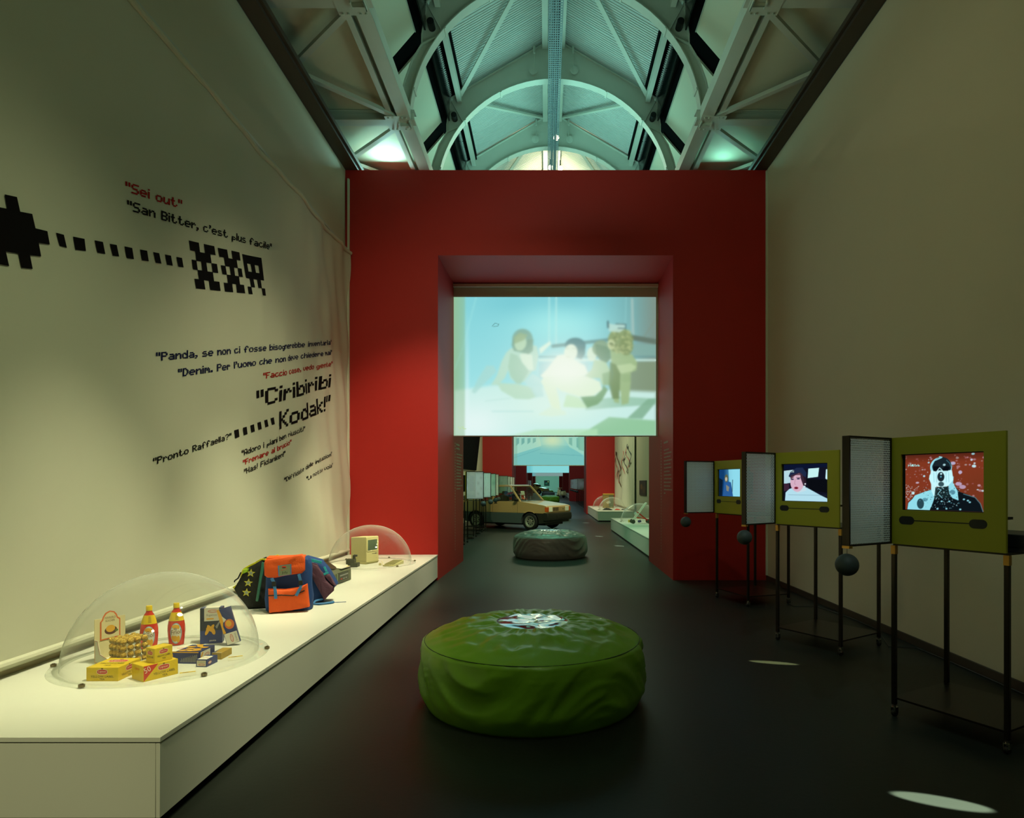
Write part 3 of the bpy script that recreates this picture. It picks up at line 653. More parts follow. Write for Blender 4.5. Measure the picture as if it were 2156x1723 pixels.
pc.ell(1600, 655, 1, 1, (0, 0, 0), 1, 0).poly([(1490, 420), (1545, 430), (1600, 420), (1640, 425), (1640, 470), (1590, 500), (1500, 490)], (190, 222, 208), 5, .85)
pc.line([(1490, 405), (1492, 455)], 16, (60, 92, 96), 4, .9).line([(1560, 425), (1645, 428), (1645, 465), (1580, 462)], 8, (52, 80, 84), 3, .9)
# bright centre of the projector beam and the clear left margin
pc.glow(1120, 830, 190, 130, (255, 253, 240), .95).glow(1110, 800, 420, 260, (250, 252, 238), .5).mix(np.clip(1 - (pc.X - 150) / 8, 0, 1), (150, 190, 150), .6)
pc.mix(((pc.X < 240)).astype(float), (132, 168, 112), .42).mix(np.clip(1 - np.abs(pc.X - 262) / 26, 0, 1) * np.clip((pc.Y - 300) / 800, 0, 1), (235, 250, 250), .6)
pc.a = pc.a * .84 + np.array([190, 236, 230]) / 255. * .16
for _ in range(5): pc.a[1:-1, 1:-1] = (pc.a[1:-1, 1:-1] * 2 + pc.a[:-2, 1:-1] + pc.a[2:, 1:-1] + pc.a[1:-1, :-2] + pc.a[1:-1, 2:]) / 6
pc.line([(480, 445), (505, 418), (538, 428), (530, 445), (490, 448)], 3, (70, 110, 105), 1.5, .9)
pc.ptext('YL', 182, 1322, 7, 3.4, (190, 222, 160))
scr = thing('projection_screen', 'large screen with a projected film still of four people, hanging in the red portal', 'projection screen', (.148, 11.0, 5.02))
DS = 11.0
sx0 = (955 - VX) * DS / F; sx1 = (1385 - VX) * DS / F; sz0 = H + (VY - 600) * DS / F; sz1 = H + (VY - 918.5) * DS / F
ox, oy, oz = scr.location
m_scr = mat('screen_cloth', (196, 200, 176), .7)
MB().span((sx0 - ox, -.004, sz1 - oz), (sx1 - ox, .004, sz0 - oz)).build('screen_cloth', m_scr, scr)
ix0 = (120 + 25 + 0) ; A = at_depth(955.5, 626, DS); B = at_depth(1381, 626, DS); Cc = at_depth(955.5, 917.5, DS)
pc.mesh('projected_picture', (A.x - ox, -.008, A.z - oz), (B.x - A.x, 0, 0), (0, 0, Cc.z - A.z), scr, 1.0)
MB().tube([(sx0 - ox + .01, 0, sz1 - oz), (sx1 - ox - .01, 0, sz1 - oz)], .012, 8).build('bottom_bar', m_steel, scr)
MB().span((sx0 - ox, -.06, sz0 - oz - .05), (sx1 - ox, .05, sz0 - oz)).build('roller_case', mat('roller_case', (236, 236, 216), .5), scr)
# --- second screen: a drawn street (crop8 coordinates, origin 940,910 scale 4.312)
p2 = Pic(605, -200, 1255, 308, 130, 100, (150, 222, 214))
p2.mix((p2.Y + 200) / 500, (120, 200, 196), .5)
p2.poly([(605, 190), (800, 130), (900, 120), (1130, 130), (1255, 230), (1255, 308), (605, 308)], (128, 205, 200), 3)
p2.poly([(605, 40), (840, 40), (860, 130), (640, 200), (605, 205)], (170, 226, 205), 2).poly([(1060, 40), (1255, 40), (1255, 215), (1120, 140)], (165, 226, 205), 2)
for x in (640, 690, 745, 795): p2.poly([(x - 14, 60), (x + 14, 56), (x + 14, 105 - (x - 640) * .1), (x - 14, 130 - (x - 640) * .15)], (110, 175, 165), 1.5, .8)
for x in (1130, 1200): p2.poly([(x - 15, 55), (x + 15, 55), (x + 15, 130 + (x - 1130) * .5), (x - 15, 110 + (x - 1130) * .4)], (112, 180, 165), 1.5, .8)
p2.poly([(1180, -200), (1255, -200), (1255, 180), (1205, 165)], (132, 196, 170), 2, .8).mix(((p2.X < 640)).astype(float), (130, 180, 150), .35)
p2.line([(850, 200), (1240, 220)], 3, (90, 165, 170), 1.5, .7).line([(605, 240), (850, 160)], 3, (90, 165, 170), 1.5, .6).glow(960, 80, 120, 70, (230, 245, 190), .8)
s2 = thing('projection_screen', 'farther screen showing a pale drawn street, seen under the big film screen', 'projection screen', (.148, 31.0, 5.0))
D2 = 31.0; a = at_depth(1081, 981, D2); b = at_depth(1230.5, 981, D2)
MB().span((a.x - .148, -.004, a.z - 5.0), (b.x - .148, .004, .0)).build('screen_cloth', m_scr, s2)
p2.mesh('projected_picture', (a.x - .148 + .02, -.01, a.z + (b.x - a.x) * .78 - 5.0), (b.x - a.x - .04, 0, 0), (0, 0, -(b.x - a.x) * .78 + .03), s2, .85)
for k, (y, px0, px1, py, rgb, lab) in enumerate(((53.2, 1107, 1198, 996, (128, 226, 232), 'third projection screen along the hall, plain bright turquoise'), (74.2, 1118, 1185, 1003, (120, 150, 150), 'fourth projection screen along the hall, dull grey'))):
    t = thing('projection_screen', lab, 'projection screen', (.148, y, 5.0)); a = at_depth(px0, py, y); b = at_depth(px1, py, y)
    MB().span((a.x - .148, 0, a.z - 5.0), (b.x - .148, .01, 0)).build('screen_cloth', m_scr, t)
    q = Pic(0, 0, 1, 1, 12, 12, rgb); q.mix((q.Y), (170, 245, 240) if k == 0 else (150, 180, 175), .5).mix((q.X < .12).astype(float), (90, 190, 200), .5)
    q.mesh('projected_picture', (a.x - .148, -.01, .0), (b.x - a.x, 0, 0), (0, 0, a.z - 5.0 + .01), t, .8)
# ------------------------------------------------------------------ display pedestals
PZ = .397
def pedestal(label, x0, x1, y0, y1, joint=None):
    t = thing('display_plinth', label, 'plinth', ((x0 + x1) / 2, (y0 + y1) / 2, 0))
    hx, hy = (x1 - x0) / 2, (y1 - y0) / 2
    MB().span((-hx, -hy, PZ - .022), (hx, hy, PZ)).build('top_board', m_white, t, bev=.0015)
    MB().span((-hx + .006, -hy + .004, .045), (hx - .024, -hy + .022, PZ - .028)).build('front_panel', m_white, t, bev=.001)
    MB().span((-hx + .004 if x0 > 0 else -hx + .02, -hy + .023, .045), (-hx + .022 if x0 > 0 else -hx + .03, hy - .004, PZ - .028)).build('side_panel', m_white, t, bev=.001)
    MB().span((hx - .022, -hy + .004, .045), (hx - .004, hy - .004, PZ - .028)).build('side_panel', m_white, t, bev=.001)
    MB().span((-hx + .03, -hy + .08, 0), (hx - .12 if x0 < 0 else hx - .03, hy - .05, PZ - .03)).build('plinth_base', m_black, t)
    return t
pedestal('long low white plinth under the banner, carrying two domes and the school bags', -3.105, -1.675, 2.70, 9.62)
pedestal('low white plinth with the toy pushchair, just beyond the red portal', 2.05, 3.41, 12.2, 19.8)
pedestal('low white plinth with clothes and a tan cabinet, touching the second portal', 2.02, 3.41, 24.3, 30.38)
pedestal('small far white plinth beside the cream scooter', 2.2, 3.41, 60, 73)
# ------------------------------------------------------------------ domes
m_acr = acrylic_mat()
m_clip = mat('clip_metal', (120, 108, 84), .3, metal=.9)
def dome(loc, label, R=.55, hh=.53):
    t = thing('acrylic_dome', label, 'display dome', loc)
    prof = [(R * math.cos(a), .012 + (hh - .012) * math.sin(a)) for a in [PI / 2 * i / 28 for i in range(29)]]
    prof[-1] = (1e-4, hh)
    MB().lathe(prof, 72, cap=False).build('shell', m_acr, t, smooth=80)
    MB().lathe([(R, .012), (R + .02, .006), (R + .058, .005), (R + .06, .001), (R - .005, .001)], 72, cap=False).build('flange', m_acr, t, smooth=30)
    for k in range(6):
        a = PI / 3 * k + .35 + PI; c = Vector(((R + .05) * math.cos(a), (R + .05) * math.sin(a), 0))
        MB().tube([c + Vector((0, 0, .006)), c + Vector((0, 0, .02))], .016, 12).tube([c + Vector((0, 0, .02)), c + Vector((0, 0, .024))], .009, 10).build('clip', m_clip, t)
    return t
dome((-2.40, 3.925, PZ + .0005), 'clear acrylic dome over groceries on the near end of the long plinth', .535, .54)
dome((-2.415, 8.56, PZ + .0005), 'clear acrylic dome over the beige computer at the plinth end')
dome((2.69, 17.9, PZ + .0005), 'clear acrylic dome with toy bricks, just beyond the red portal')
dome((2.74, 25.9, PZ + .0005), 'clear acrylic dome over the black and red clothes')
dome((2.75, 29.2, PZ + .0005), 'clear acrylic dome over an orange booklet, against the second red portal')
# ------------------------------------------------------------------ groceries under the first dome
def M_(n, rgb, r=.5, **k): return mat(n, rgb, r, **k)
c_yel = M_('carton_yellow', (232, 196, 30), .35, bump=(50, .2), var=.06, vscale=12); c_red = M_('print_red', (206, 54, 34)); c_blk = M_('print_black', (40, 34, 20)); c_wht = M_('print_white', (238, 232, 214))
c_brn = M_('print_brown', (120, 80, 20)); c_blu = M_('carton_blue', (26, 44, 110), .35); c_nvy = M_('carton_navy', (16, 26, 50), .35); c_pas = M_('print_pasta', (238, 176, 40)); c_org = M_('print_orange', (224, 110, 40)); c_sky = M_('print_pale_blue', (150, 196, 214))
c_grn = M_('print_green', (90, 110, 40)); c_gry = M_('print_grey', (150, 152, 150)); c_brd = M_('cardboard_white', (226, 222, 204)); c_crm = M_('cardboard_cream', (232, 214, 158))
def crest(f, cx, cy, w, h):
    f.poly([(cx - w / 2, cy + h * .3), (cx - w * .28, cy + h * .5), (cx + w * .28, cy + h * .5), (cx + w / 2, cy + h * .3), (cx + w / 2, cy - h * .3), (cx + w * .28, cy - h * .5), (cx - w * .28, cy - h * .5), (cx - w / 2, cy - h * .3)], c_wht)
    w2, h2 = w * .93, h * .84
    f.poly([(cx - w2 / 2, cy + h2 * .3), (cx - w2 * .28, cy + h2 * .5), (cx + w2 * .28, cy + h2 * .5), (cx + w2 / 2, cy + h2 * .3), (cx + w2 / 2, cy - h2 * .3), (cx + w2 * .28, cy - h2 * .5), (cx - w2 * .28, cy - h2 * .5), (cx - w2 / 2, cy - h2 * .3)], c_red)
    f.ell(cx, cy + h * .62, w * .10, h * .16, c_brn, 12); f.text('Lipton', cx - w * .36, cy - h * .24, w * .72, h * .5, c_wht)
def tea_print(f, w, h, side=False):
    crest(f, w * .5, h * .68, w * .33, h * .36)
    f.text('YELLOW LABEL', w * .14, h * .27, w * .72, h * .15, c_blk); f.text('TEA', w * .42, h * .08, w * .16, h * .13, c_blk)
def carton(name, label, O, X, w, d, h, m, group=None, lean=None, cat='carton'):
    """box with one bottom corner at O, width along X, depth to the left-normal of X"""
    rz = math.atan2(X[1], X[0]); t = thing(name, label, cat, O, rz, group)
    MB().span((0, 0, 0), (w, d, h)).build('box', m, t, bev=.002, smooth=0)
    return t
def faces(mb, w, d, h):
    return (Face(mb, (0, 0, 0), (1, 0, 0), (0, 0, 1), Vector((0, -1, 0))), Face(mb, (w, 0, 0), (0, 1, 0), (0, 0, 1), Vector((1, 0, 0))), Face(mb, (0, 0, h), (1, 0, 0), (0, 1, 0), Vector((0, 0, 1))), Face(mb, (0, d, 0), (0, -1, 0), (0, 0, 1), Vector((-1, 0, 0))))
A = on_plane(181.5, 1435, PZ); B = on_plane(249, 1435, PZ)
t = carton('tea_carton', 'big flat yellow tea carton in front of the chocolate display', A, (B - A), .178, .19, .077, c_yel, 'yellow tea cartons')
mb = MB(); fr, ri, tp, le = faces(mb, .178, .19, .077); tea_print(fr, .178, .077); tea_print(ri, .19, .077)
crest(tp, .09, .13, .11, .05); tp.text('YELLOW LABEL', .02, .07, .14, .022, c_blk); tp.text('TEA', .07, .03, .04, .02, c_blk); mb.build('print', None, t, smooth=0)
A = on_plane(301.7, 1437.5, PZ); B = on_plane(375, 1419, PZ)
t = carton('tea_carton', 'yellow tea carton with a red corner flash, under the small carton', A, (B - A), .187, .128, .088, c_yel, 'yellow tea cartons')
mb = MB(); fr, ri, tp, le = faces(mb, .187, .128, .088)
fr.poly([(.002, .002), (.075, .086), (.04, .086), (.002, .075)][0:1] + [(.078, .087), (.002, .087)], c_red).text('50', .010, .045, .034, .030, c_wht, .35)
crest(fr, .108, .060, .062, .030); fr.text('YELLOW LABEL', .052, .026, .118, .013, c_blk); fr.text('TEA', .10, .008, .028, .012, c_blk)
le.text('Lipton', .035, .055, .05, .02, c_red); crest(tp, .14, .09, .06, .03); mb.build('print', None, t, smooth=0)
A = Vector(((325.6 - VX) * 3.50 / F, 3.50, PZ + .0885))
t = carton('tea_carton', 'small yellow tea carton standing on top of the flashed carton', A, (.45, 1.0), .105, .075, .083, c_yel, 'yellow tea cartons')
mb = MB(); fr, ri, tp, le = faces(mb, .105, .075, .083)
crest(fr, .052, .058, .05, .024); fr.text('YELLOW LABEL', .014, .03, .078, .010, c_blk); fr.text('TEA', .042, .014, .022, .009, c_blk)
crest(le, .036, .055, .045, .022); le.text('YELLOW LABEL', .008, .028, .058, .009, c_blk); mb.build('print', None, t, smooth=0)
# bottles
m_oilred = mat('bottle_red', (222, 50, 22), .18, coat=.6); m_cap = mat('bottle_cap_yellow', (244, 206, 20), .3)
def bottle(loc, rz, label):
    t = thing('oil_bottle', label, 'bottle', loc, rz, 'red oil bottles')
    h = .285; prof = [(.036, 0), (.045, .004), (.050, .05), (.0535, .10), (.052, .135), (.047, .165), (.040, .195), (.030, .225), (.0195, .243), (.0165, .252), (.0165, .258)]
    ribbed = []
    for (r0, z0), (r1, z1) in zip(prof[:-1], prof[1:]):
        n = max(1, int((z1 - z0) / .0035)) if z0 < .17 and z1 > .01 else 1
        for k in range(n):
            f = k / n; ribbed.append((r0 + (r1 - r0) * f + (.0007 if (len(ribbed) % 2) else 0), z0 + (z1 - z0) * f))
    ribbed.append(prof[-1])
    MB().lathe(ribbed, 36, sy=.72).build('bottle_body', m_oilred, t, smooth=60)
    MB().lathe([(.0185, .254), (.0185, .283), (.0165, .286)], 20, sy=.9).build('cap', m_cap, t, smooth=40)
    def rad(z):
        for (r0, z0), (r1, z1) in zip(prof[:-1], prof[1:]):
            if z0 <= z <= z1: return r0 + (r1 - r0) * (z - z0) / (z1 - z0)
        return .016
    def wrap(u, z, e):
        r = rad(z) + .0012 + e; a = -PI / 2 + u / .050; return (r * math.cos(a), r * .74 * math.sin(a), z)
    mb = MB()
    mb.mt(m_cap)
    n = 36
    for i in range(n):
        a0, a1 = -PI / 2 - 1.5 + 3.0 * i / n, -PI / 2 - 1.5 + 3.0 * (i + 1) / n
        for j in range(6):
            z0, z1 = .168 + .057 * j / 6, .168 + .057 * (j + 1) / 6
            mb.add([((rad(z) + .0009) * math.cos(a), (rad(z) + .0009) * .735 * math.sin(a), z) for a, z in ((a0, z0), (a1, z0), (a1, z1), (a0, z1))], [(0, 1, 2, 3)])
    def blob(cx, cz, rx, rz_, m, e, n=28, pts=None):
        mb.mt(m); pts = pts or [(cx + rx * math.cos(2 * PI * k / n), cz + rz_ * math.sin(2 * PI * k / n)) for k in range(n)]
        # fan with rings so that it follows the curve
        ring = 5; vs = [wrap(cx, cz, e)]; fs = []; N = len(pts)
        for q in range(1, ring + 1): vs += [wrap(cx + (x - cx) * q / ring, cz + (z - cz) * q / ring, e) for x, z in pts]
        fs += [(0, 1 + k, 1 + (k + 1) % N) for k in range(N)]
        for q in range(1, ring): fs += [(1 + (q - 1) * N + k, 1 + q * N + k, 1 + q * N + (k + 1) % N, 1 + (q - 1) * N + (k + 1) % N) for k in range(N)]
        mb.add(vs, fs)
    blob(.006, .085, .034, .070, c_sky, 0); blob(.006, .085, .029, .064, c_wht, .0004)
    for cx, cz, rx, rz_ in ((.002, .132, .020, .013), (.0, .05, .016, .020), (.020, .045, .010, .024), (-.012, .055, .010, .016), (.018, .128, .008, .014)): blob(cx, cz, rx, rz_, c_pas, .0008, 14)
    v, f = text_geo('Friol'); mb.mt(c_brn); mb.add([wrap(-.021 + a * .054, .078 + b * .030 + a * .006, .0014) for a, b in v], f)
    for s_ in range(5): blob(.012, .215 - .009 * s_, .013, .0017, c_brn, .0006, 8)
    mb.mt(c_brn); mb.add([wrap(.002 + r * math.cos(2 * PI * k / 16), .116 + r * math.sin(2 * PI * k / 16), .0014) for r in (.0045, .0075) for k in range(16)], [(k, (k + 1) % 16, 16 + (k + 1) % 16, 16 + k) for k in range(16)])
    mb.build('label', None, t, smooth=0)
p = on_plane(314, 1366, PZ); bottle(p, .35, 'red oil bottle with yellow cap, nearer to the chocolate display')
p = on_plane(371.5, 1358, PZ); bottle(p, .30, 'red oil bottle with yellow cap, nearer to the standing blue pasta box')
# pasta boxes
def oval(f, cx, cy, w, h, rot=0):
    f.ell(cx, cy, w / 2, h / 2, c_red, 20, rot); f.ell(cx, cy, w * .44, h * .36, c_wht, 20, rot)
    f.text('Barilla', cx - w * .34 * math.cos(rot) + h * .13 * math.sin(rot), cy - h * .13 * math.cos(rot) - w * .34 * math.sin(rot), w * .68, h * .3, c_red, rot)
A = on_plane(421, 1357, PZ)
t = carton('pasta_box', 'dark blue pasta box standing upright behind the flat one', A, (1, .30), .138, .07, .245, c_blu, 'blue pasta boxes')
mb = MB(); fr, ri, tp, le = faces(mb, .138, .07, .245)
fr.rect(.001, .09, .137, .244, c_nvy).rect(.026, .155, .118, .244, c_wht); oval(fr, .08, .222, .062, .022); fr.text('Rigatoni', .040, .185, .064, .018, c_gry).rect(.040, .166, .085, .175, c_pas)
for x, y, a, b, r in ((.045, .085, .010, .028, .4), (.06, .105, .012, .026, -.5), (.075, .11, .010, .024, .5), (.082, .085, .012, .026, -.3), (.05, .10, .012, .016, 0)): fr.ell(x, y, a, b, c_pas, 16, -r)
fr.poly([(.095, .115), (.125, .16), (.130, .155), (.105, .10)], c_gry).text('pasta', .06, .012, .04, .014, c_wht)
le.rect(.002, .212, .066, .243, c_org).rect(.002, .15, .066, .21, c_wht).rect(.004, .115, .03, .135, c_pas).rect(.004, .03, .062, .10, c_nvy); oval(le, .035, .19, .045, .022); le.text('Rigatoni', .012, .158, .046, .014, c_gry)
tp.rect(.03, .0, .118, .069, c_wht); mb.build('print', None, t, smooth=0)
A = on_plane(478, 1361, PZ)
t = thing('pasta_box', 'slim blue pasta box leaning against the upright dark blue box', 'carton', A + Vector((0, 0, .003)), 0.20, 'blue pasta boxes')
t.rotation_euler = (-.10, -.285, .26)
MB().span((0, 0, 0), (.085, .03, .25)).build('box', c_blu, t, bev=.0015, smooth=0)
MB().span((-.001, -.0005, .075), (-.0001, .0305, .25)).build('pasta_window', c_pas, t, smooth=0)
mb = MB(); fr, ri, tp, le = faces(mb, .085, .03, .25)
fr.rect(.003, .002, .083, .078, c_wht).poly([(.0, .25), (.0, .08), (.016, .082), (.010, .13), (.024, .18), (.014, .25)], c_pas); fr.ell(.052, .135, .030, .034, c_org, 20).ell(.048, .14, .018, .022, c_pas, 16).poly([(.02, .155), (.04, .17), (.02, .20)], c_wht)
oval(fr, .042, .04, .055, .020, 1.57); fr.text('Spaghetti', .075, .012, .055, .013, c_gry, 1.57)
mb.build('print', None, t, smooth=0)
A = on_plane(353, 1397.5, PZ); B = on_plane(420, 1397.5, PZ)
t = carton('pasta_box', 'blue pasta box lying flat in front of the upright dark blue box', A, (B - A), .195, .17, .073, c_blu, 'blue pasta boxes')
t.rotation_euler.z = -.05
mb = MB(); fr, ri, tp, le = faces(mb, .195, .17, .073)
fr.ell(.018, .048, .016, .024, c_pas).rect(.0, .066, .195, .073, c_pas)
for k in range(20): fr.rect(.08 + .0055 * k, .01, .083 + .0055 * k, .02 + .012 * abs(math.sin(k * 1.7)) + .0015 * k, c_gry)
ri.rect(.02, .012, .12, .066, c_wht).poly([(.005, .01), (.02, .01), (.05, .06), (.035, .062)], c_pas); oval(ri, .085, .038, .05, .022)
tp.rect(.0, .0, .05, .17, c_wht); oval(tp, .03, .08, .045, .03)
for x, y in ((.08, .03), (.12, .03), (.10, .07), (.15, .06), (.08, .11), (.13, .12), (.17, .10), (.165, .03), (.11, .15)): tp.ell(x, y, .026, .014, c_pas, 14, .6 * math.sin(x * 90)).ell(x, y + .016, .018, .004, c_brn, 10)
mb.build('print', None, t, smooth=0)
A = on_plane(412.5, 1405, PZ); B = on_plane(438.5, 1405.5, PZ)
t = carton('pasta_box', 'small blue and white pasta packet in front of the blue flat box', A, (B - A), .068, .11, .045, c_blu, 'blue pasta boxes')
mb = MB(); fr, ri, tp, le = faces(mb, .068, .11, .045); fr.rect(.006, .006, .062, .040, c_wht); oval(fr, .036, .015, .04, .014); fr.text('Spaghetti', .014, .026, .040, .009, c_gry)
tp.rect(.006, .005, .062, .08, c_wht); oval(tp, .034, .04, .04, .014); oval(ri, .03, .022, .035, .018); mb.build('print', None, t, smooth=0)
A = on_plane(466, 1389.5, PZ); B = on_plane(493, 1375, PZ)
t = carton('pasta_packet', 'yellow noodle packet lying behind the small blue and white packet', A, (B - A), .13, .06, .042, M_('noodle_yellow', (206, 168, 60), .5, bump=(260, .9), var=.25, vscale=60), 'blue pasta boxes')
mb = MB(); fr, ri, tp, le = faces(mb, .13, .06, .042); tp.poly([(.0, .06), (.10, .06), (.02, .045)], c_blu).rect(.0, .0, .006, .06, c_wht); mb.build('print', None, t, smooth=0)
# chocolate display
OA = Vector((-2.768, 3.813, PZ)); rz = math.atan2(-.482, .876)
t = thing('chocolate_display', 'white cardboard counter tray with a tall cream card and oval chocolate badge', 'display tray', OA, rz)
side = [(0, 0), (.30, 0), (.30, .03), (.14, .045), (.065, .062), (.036, .14), (0, .14)]
for y in (0, .172): MB().prism(side, lambda u, v, w: (u, w, v), y, y + .003).build('side_panel', c_brd, t, smooth=0)
MB().span((0, .0035, .0), (.30, .1715, .018)).build('tray_floor', c_brd, t, smooth=0)
MB().span((.297, .0035, .0), (.30, .1715, .030)).build('front_lip', c_brd, t, smooth=0)
c_card = M_('card_cream', (236, 222, 170), .5)
MB().span((-.004, 0, 0), (0, .175, .265)).build('back_card', c_card, t, smooth=0)
# badge
badge = [(.03, .13), (.03, .245), (.04, .255), (.045, .275), (.06, .298), (.085, .308), (.11, .300), (.125, .28), (.13, .262), (.145, .25), (.145, .135)]
mb = MB(); f = Face(mb, (.0005, 0, 0), (0, 1, 0), (0, 0, 1), Vector((1, 0, 0)))
mb.mt(c_org).prism(badge, lambda u, v, w: (w, u, v), 0.0006, .003)
f.O = Vector((.003, 0, 0)); f.poly([(.037, .138), (.037, .243), (.046, .252), (.052, .272), (.065, .290), (.085, .300), (.106, .292), (.118, .274), (.124, .256), (.138, .244), (.138, .143)], c_card)
f.ell(.09, .185, .036, .026, M_('print_chocolate', (92, 40, 16)), 18).ell(.088, .196, .026, .022, c_pas, 18).ell(.122, .180, .010, .008, c_grn, 10)
f.text('FERRERO', .055, .258, .062, .014, c_brn).text('ROCHER', .060, .240, .052, .013, c_brn)
mb.build('badge', None, t, smooth=0)
mb = MB(); f = Face(mb, (0, 0, 0), (1, 0, 0), (0, 0, 1), Vector((0, -1, 0)))
f.rect(.003, .003, .0055, .137, c_org).rect(.003, .003, .25, .0055, c_org).rect(.003, .1345, .034, .137, c_org).poly([(.0315, .137), (.034, .137), (.063, .062), (.0605, .060)], c_org).poly([(.0605, .060), (.0625, .0625), (.14, .0465), (.14, .0435)], c_org).poly([(.14, .0465), (.14, .0435), (.28, .029), (.28, .0315)], c_org)
mb.build('print', None, t, smooth=0)
m_gold = mat('gold_foil', (246, 204, 96), .3, metal=.7, bump=(180, .9)); m_cup = mat('paper_cup_tan', (168, 150, 84), .6)
NTH = ['first', 'second', 'third', 'fourth']; ch0 = None; c_, s_ = math.cos(rz), math.sin(rz)
RR = random.Random(5)
for L in range(4):
    for i in range(4):
        for j in range(4):
            if L < 3 and not (i == 0 or j == 0): continue
            lx, ly = .272 - .041 * i, .026 + .0405 * j; z = PZ + .0195 + .0395 * L + (.0 if L == 0 else 0)
            loc = OA + Vector((lx * c_ - ly * s_, lx * s_ + ly * c_, z - PZ))
            where = ('top layer' if L == 3 else 'second layer' if L == 2 else 'third layer' if L == 1 else 'bottom layer')
            lab = 'gold chocolate ball, ' + where + ', ' + NTH[i] + ' from open end, ' + NTH[j] + ' back from side panel'
            if ch0 is None:
                ch0 = thing('chocolate', lab, 'chocolate', loc, 0, 'gold chocolates, ' + where)
                mb = MB(); prof = [(1e-4, .003), (.010, .006), (.0150, .012), (.0172, .020), (.0160, .0275), (.0115, .0335), (.005, .0368), (1e-4, .0375)]; mb.lathe(prof, 14, cap=False)
                mb.v = [(x + .0008 * math.sin(40 * z + 9 * i_), y + .0008 * math.cos(7 * i_), z) for i_, (x, y, z) in enumerate(mb.v)]; mb.build('foil_ball', m_gold, ch0, smooth=20)
                n = 28; MB().add([((r + (.0007 if k % 2 else -.0005)) * math.cos(2 * PI * k / n), (r + (.0007 if k % 2 else -.0005)) * math.sin(2 * PI * k / n), z_) for r, z_ in ((.0120, .0), (.0172, .013)) for k in range(n)], [(k, (k + 1) % n, n + (k + 1) % n, n + k) for k in range(n)] + [tuple(range(n))]).build('paper_cup', m_cup, ch0, smooth=0)
            else:
                o = dup(ch0, loc, RR.uniform(0, 6), lab); o['group'] = 'gold chocolates, ' + where
# yellow caption cards on the plinth
for k, (px, py, lab) in enumerate(((397, 1417, 'small caption card with yellow top, in front of the yellow tea carton'), (498, 1384, 'small caption card with yellow top, beside the noodle packet'))):
    p = on_plane(px, py, PZ); o = thing('caption_card', lab, 'card', p, .5, 'caption cards under the near dome')
    MB().span((-.05, -.075, .0004), (.04, .02, .0014)).build('card', M_('acetate', (224, 222, 200), .3), o, smooth=0)
    MB().span((-.045, .0, .0015), (.035, .018, .0022)).build('yellow_strip', c_yel, o, smooth=0); MB().span((-.03, .005, .0023), (.0, .012, .0026)).build('print', c_brn, o, smooth=0)
# ------------------------------------------------------------------ school bags
b_org = mat('bag_orange', (226, 86, 14), .7, bump=(90, .25), var=.06, vscale=8); b_blu = mat('bag_blue', (20, 62, 124), .75, bump=(70, .3), var=.08, vscale=8)
b_blk = mat('bag_black', (18, 20, 16), .8, bump=(70, .3)); b_pur = mat('bag_purple', (92, 56, 76), .8, bump=(60, .35), var=.08, vscale=9); b_grn = mat('bag_green', (150, 190, 30), .6); b_tea = mat('bag_teal_trim', (40, 110, 92), .5)
b_tur = mat('bag_turquoise', (60, 190, 200), .6); b_str = mat('strap_blue', (56, 118, 176), .6); b_pat = mat('bag_patch', (120, 130, 100), .6); b_ye = mat('star_yellow', (206, 200, 40), .6); b_gr = mat('star_grey', (132, 148, 140), .6)
def puffy(w, d, h, prof, e=4.0, n=40):
    mb = MB(); vs = []; fs = []
    for z, k, lean in prof:
        for i in range(n):
            t = 2 * PI * i / n; c, s = math.cos(t), math.sin(t)
            x = math.copysign(abs(c) ** (2 / e), c); y = math.copysign(abs(s) ** (2 / e), s)
            nz = noise.noise(Vector((x * 2, y * 2, z * 9))) * .008
            vs.append((x * (w / 2 * k + nz), y * (d / 2 * k + nz) + lean, z * h))
    m = len(prof)
    fs = [(j * n + i, j * n + (i + 1) % n, (j + 1) * n + (i + 1) % n, (j + 1) * n + i) for j in range(m - 1) for i in range(n)] + [tuple(range(n)), tuple((m - 1) * n + i for i in range(n))]
    return mb.add(vs, fs)
def cushion(pts, y0, y1, inset=.012):
    """soft slab from an outline in the x-z plane, rounded towards the front"""
    cx = sum(p[0] for p in pts) / len(pts); cz = sum(p[1] for p in pts) / len(pts); mb = MB(); n = len(pts); vs = []
    # densify
    P = []
    for (a, b), (c, d) in zip(pts, pts[1:] + pts[:1]):
        k = max(1, int(math.hypot(c - a, d - b) / .02))
        P += [(a + (c - a) * i / k, b + (d - b) * i / k) for i in range(k)]
    n = len(P); levels = [(0.0, 1.0), (.55, 1.0), (.8, .985), (.93, .95), (1.0, .88), (1.03, .6), (1.05, .25)]
    for f, k in levels:
        for (a, b) in P:
            nz = noise.noise(Vector((a * 14, b * 14, f * 2))) * .006
            vs.append((cx + (a - cx) * k, y0 + (y1 - y0) * f - (nz if f > .8 else 0) * (1 if y1 < y0 else -1), cz + (b - cz) * k + (0 if f < .8 else nz)))
    fs = [(j * n + i, j * n + (i + 1) % n, (j + 1) * n + (i + 1) % n, (j + 1) * n + i) for j in range(len(levels) - 1) for i in range(n)] + [tuple(range(n)), tuple((len(levels) - 1) * n + i for i in range(n))]
    return mb.add(vs, fs)
k1 = .000453
def q1(x, y): return ((x - 1075) * k1, (1185 - y) * k1)
p = on_plane(599.7, 1291, PZ) + Vector((0, .13, 0))
t = thing('backpack', 'orange and blue school backpack with grey name patch, middle of the three bags', 'backpack', p, .28, 'school bags on the plinth')
o = puffy(.375, .15, .465, [(0, .9, 0), (.02, 1, 0), (.25, 1.03, 0), (.5, 1.0, 0), (.8, .98, 0), (.93, .93, .0), (.985, .8, 0), (1.0, .6, 0)], 5).build('body', b_blu, t, smooth=60); o.location.x = -.012
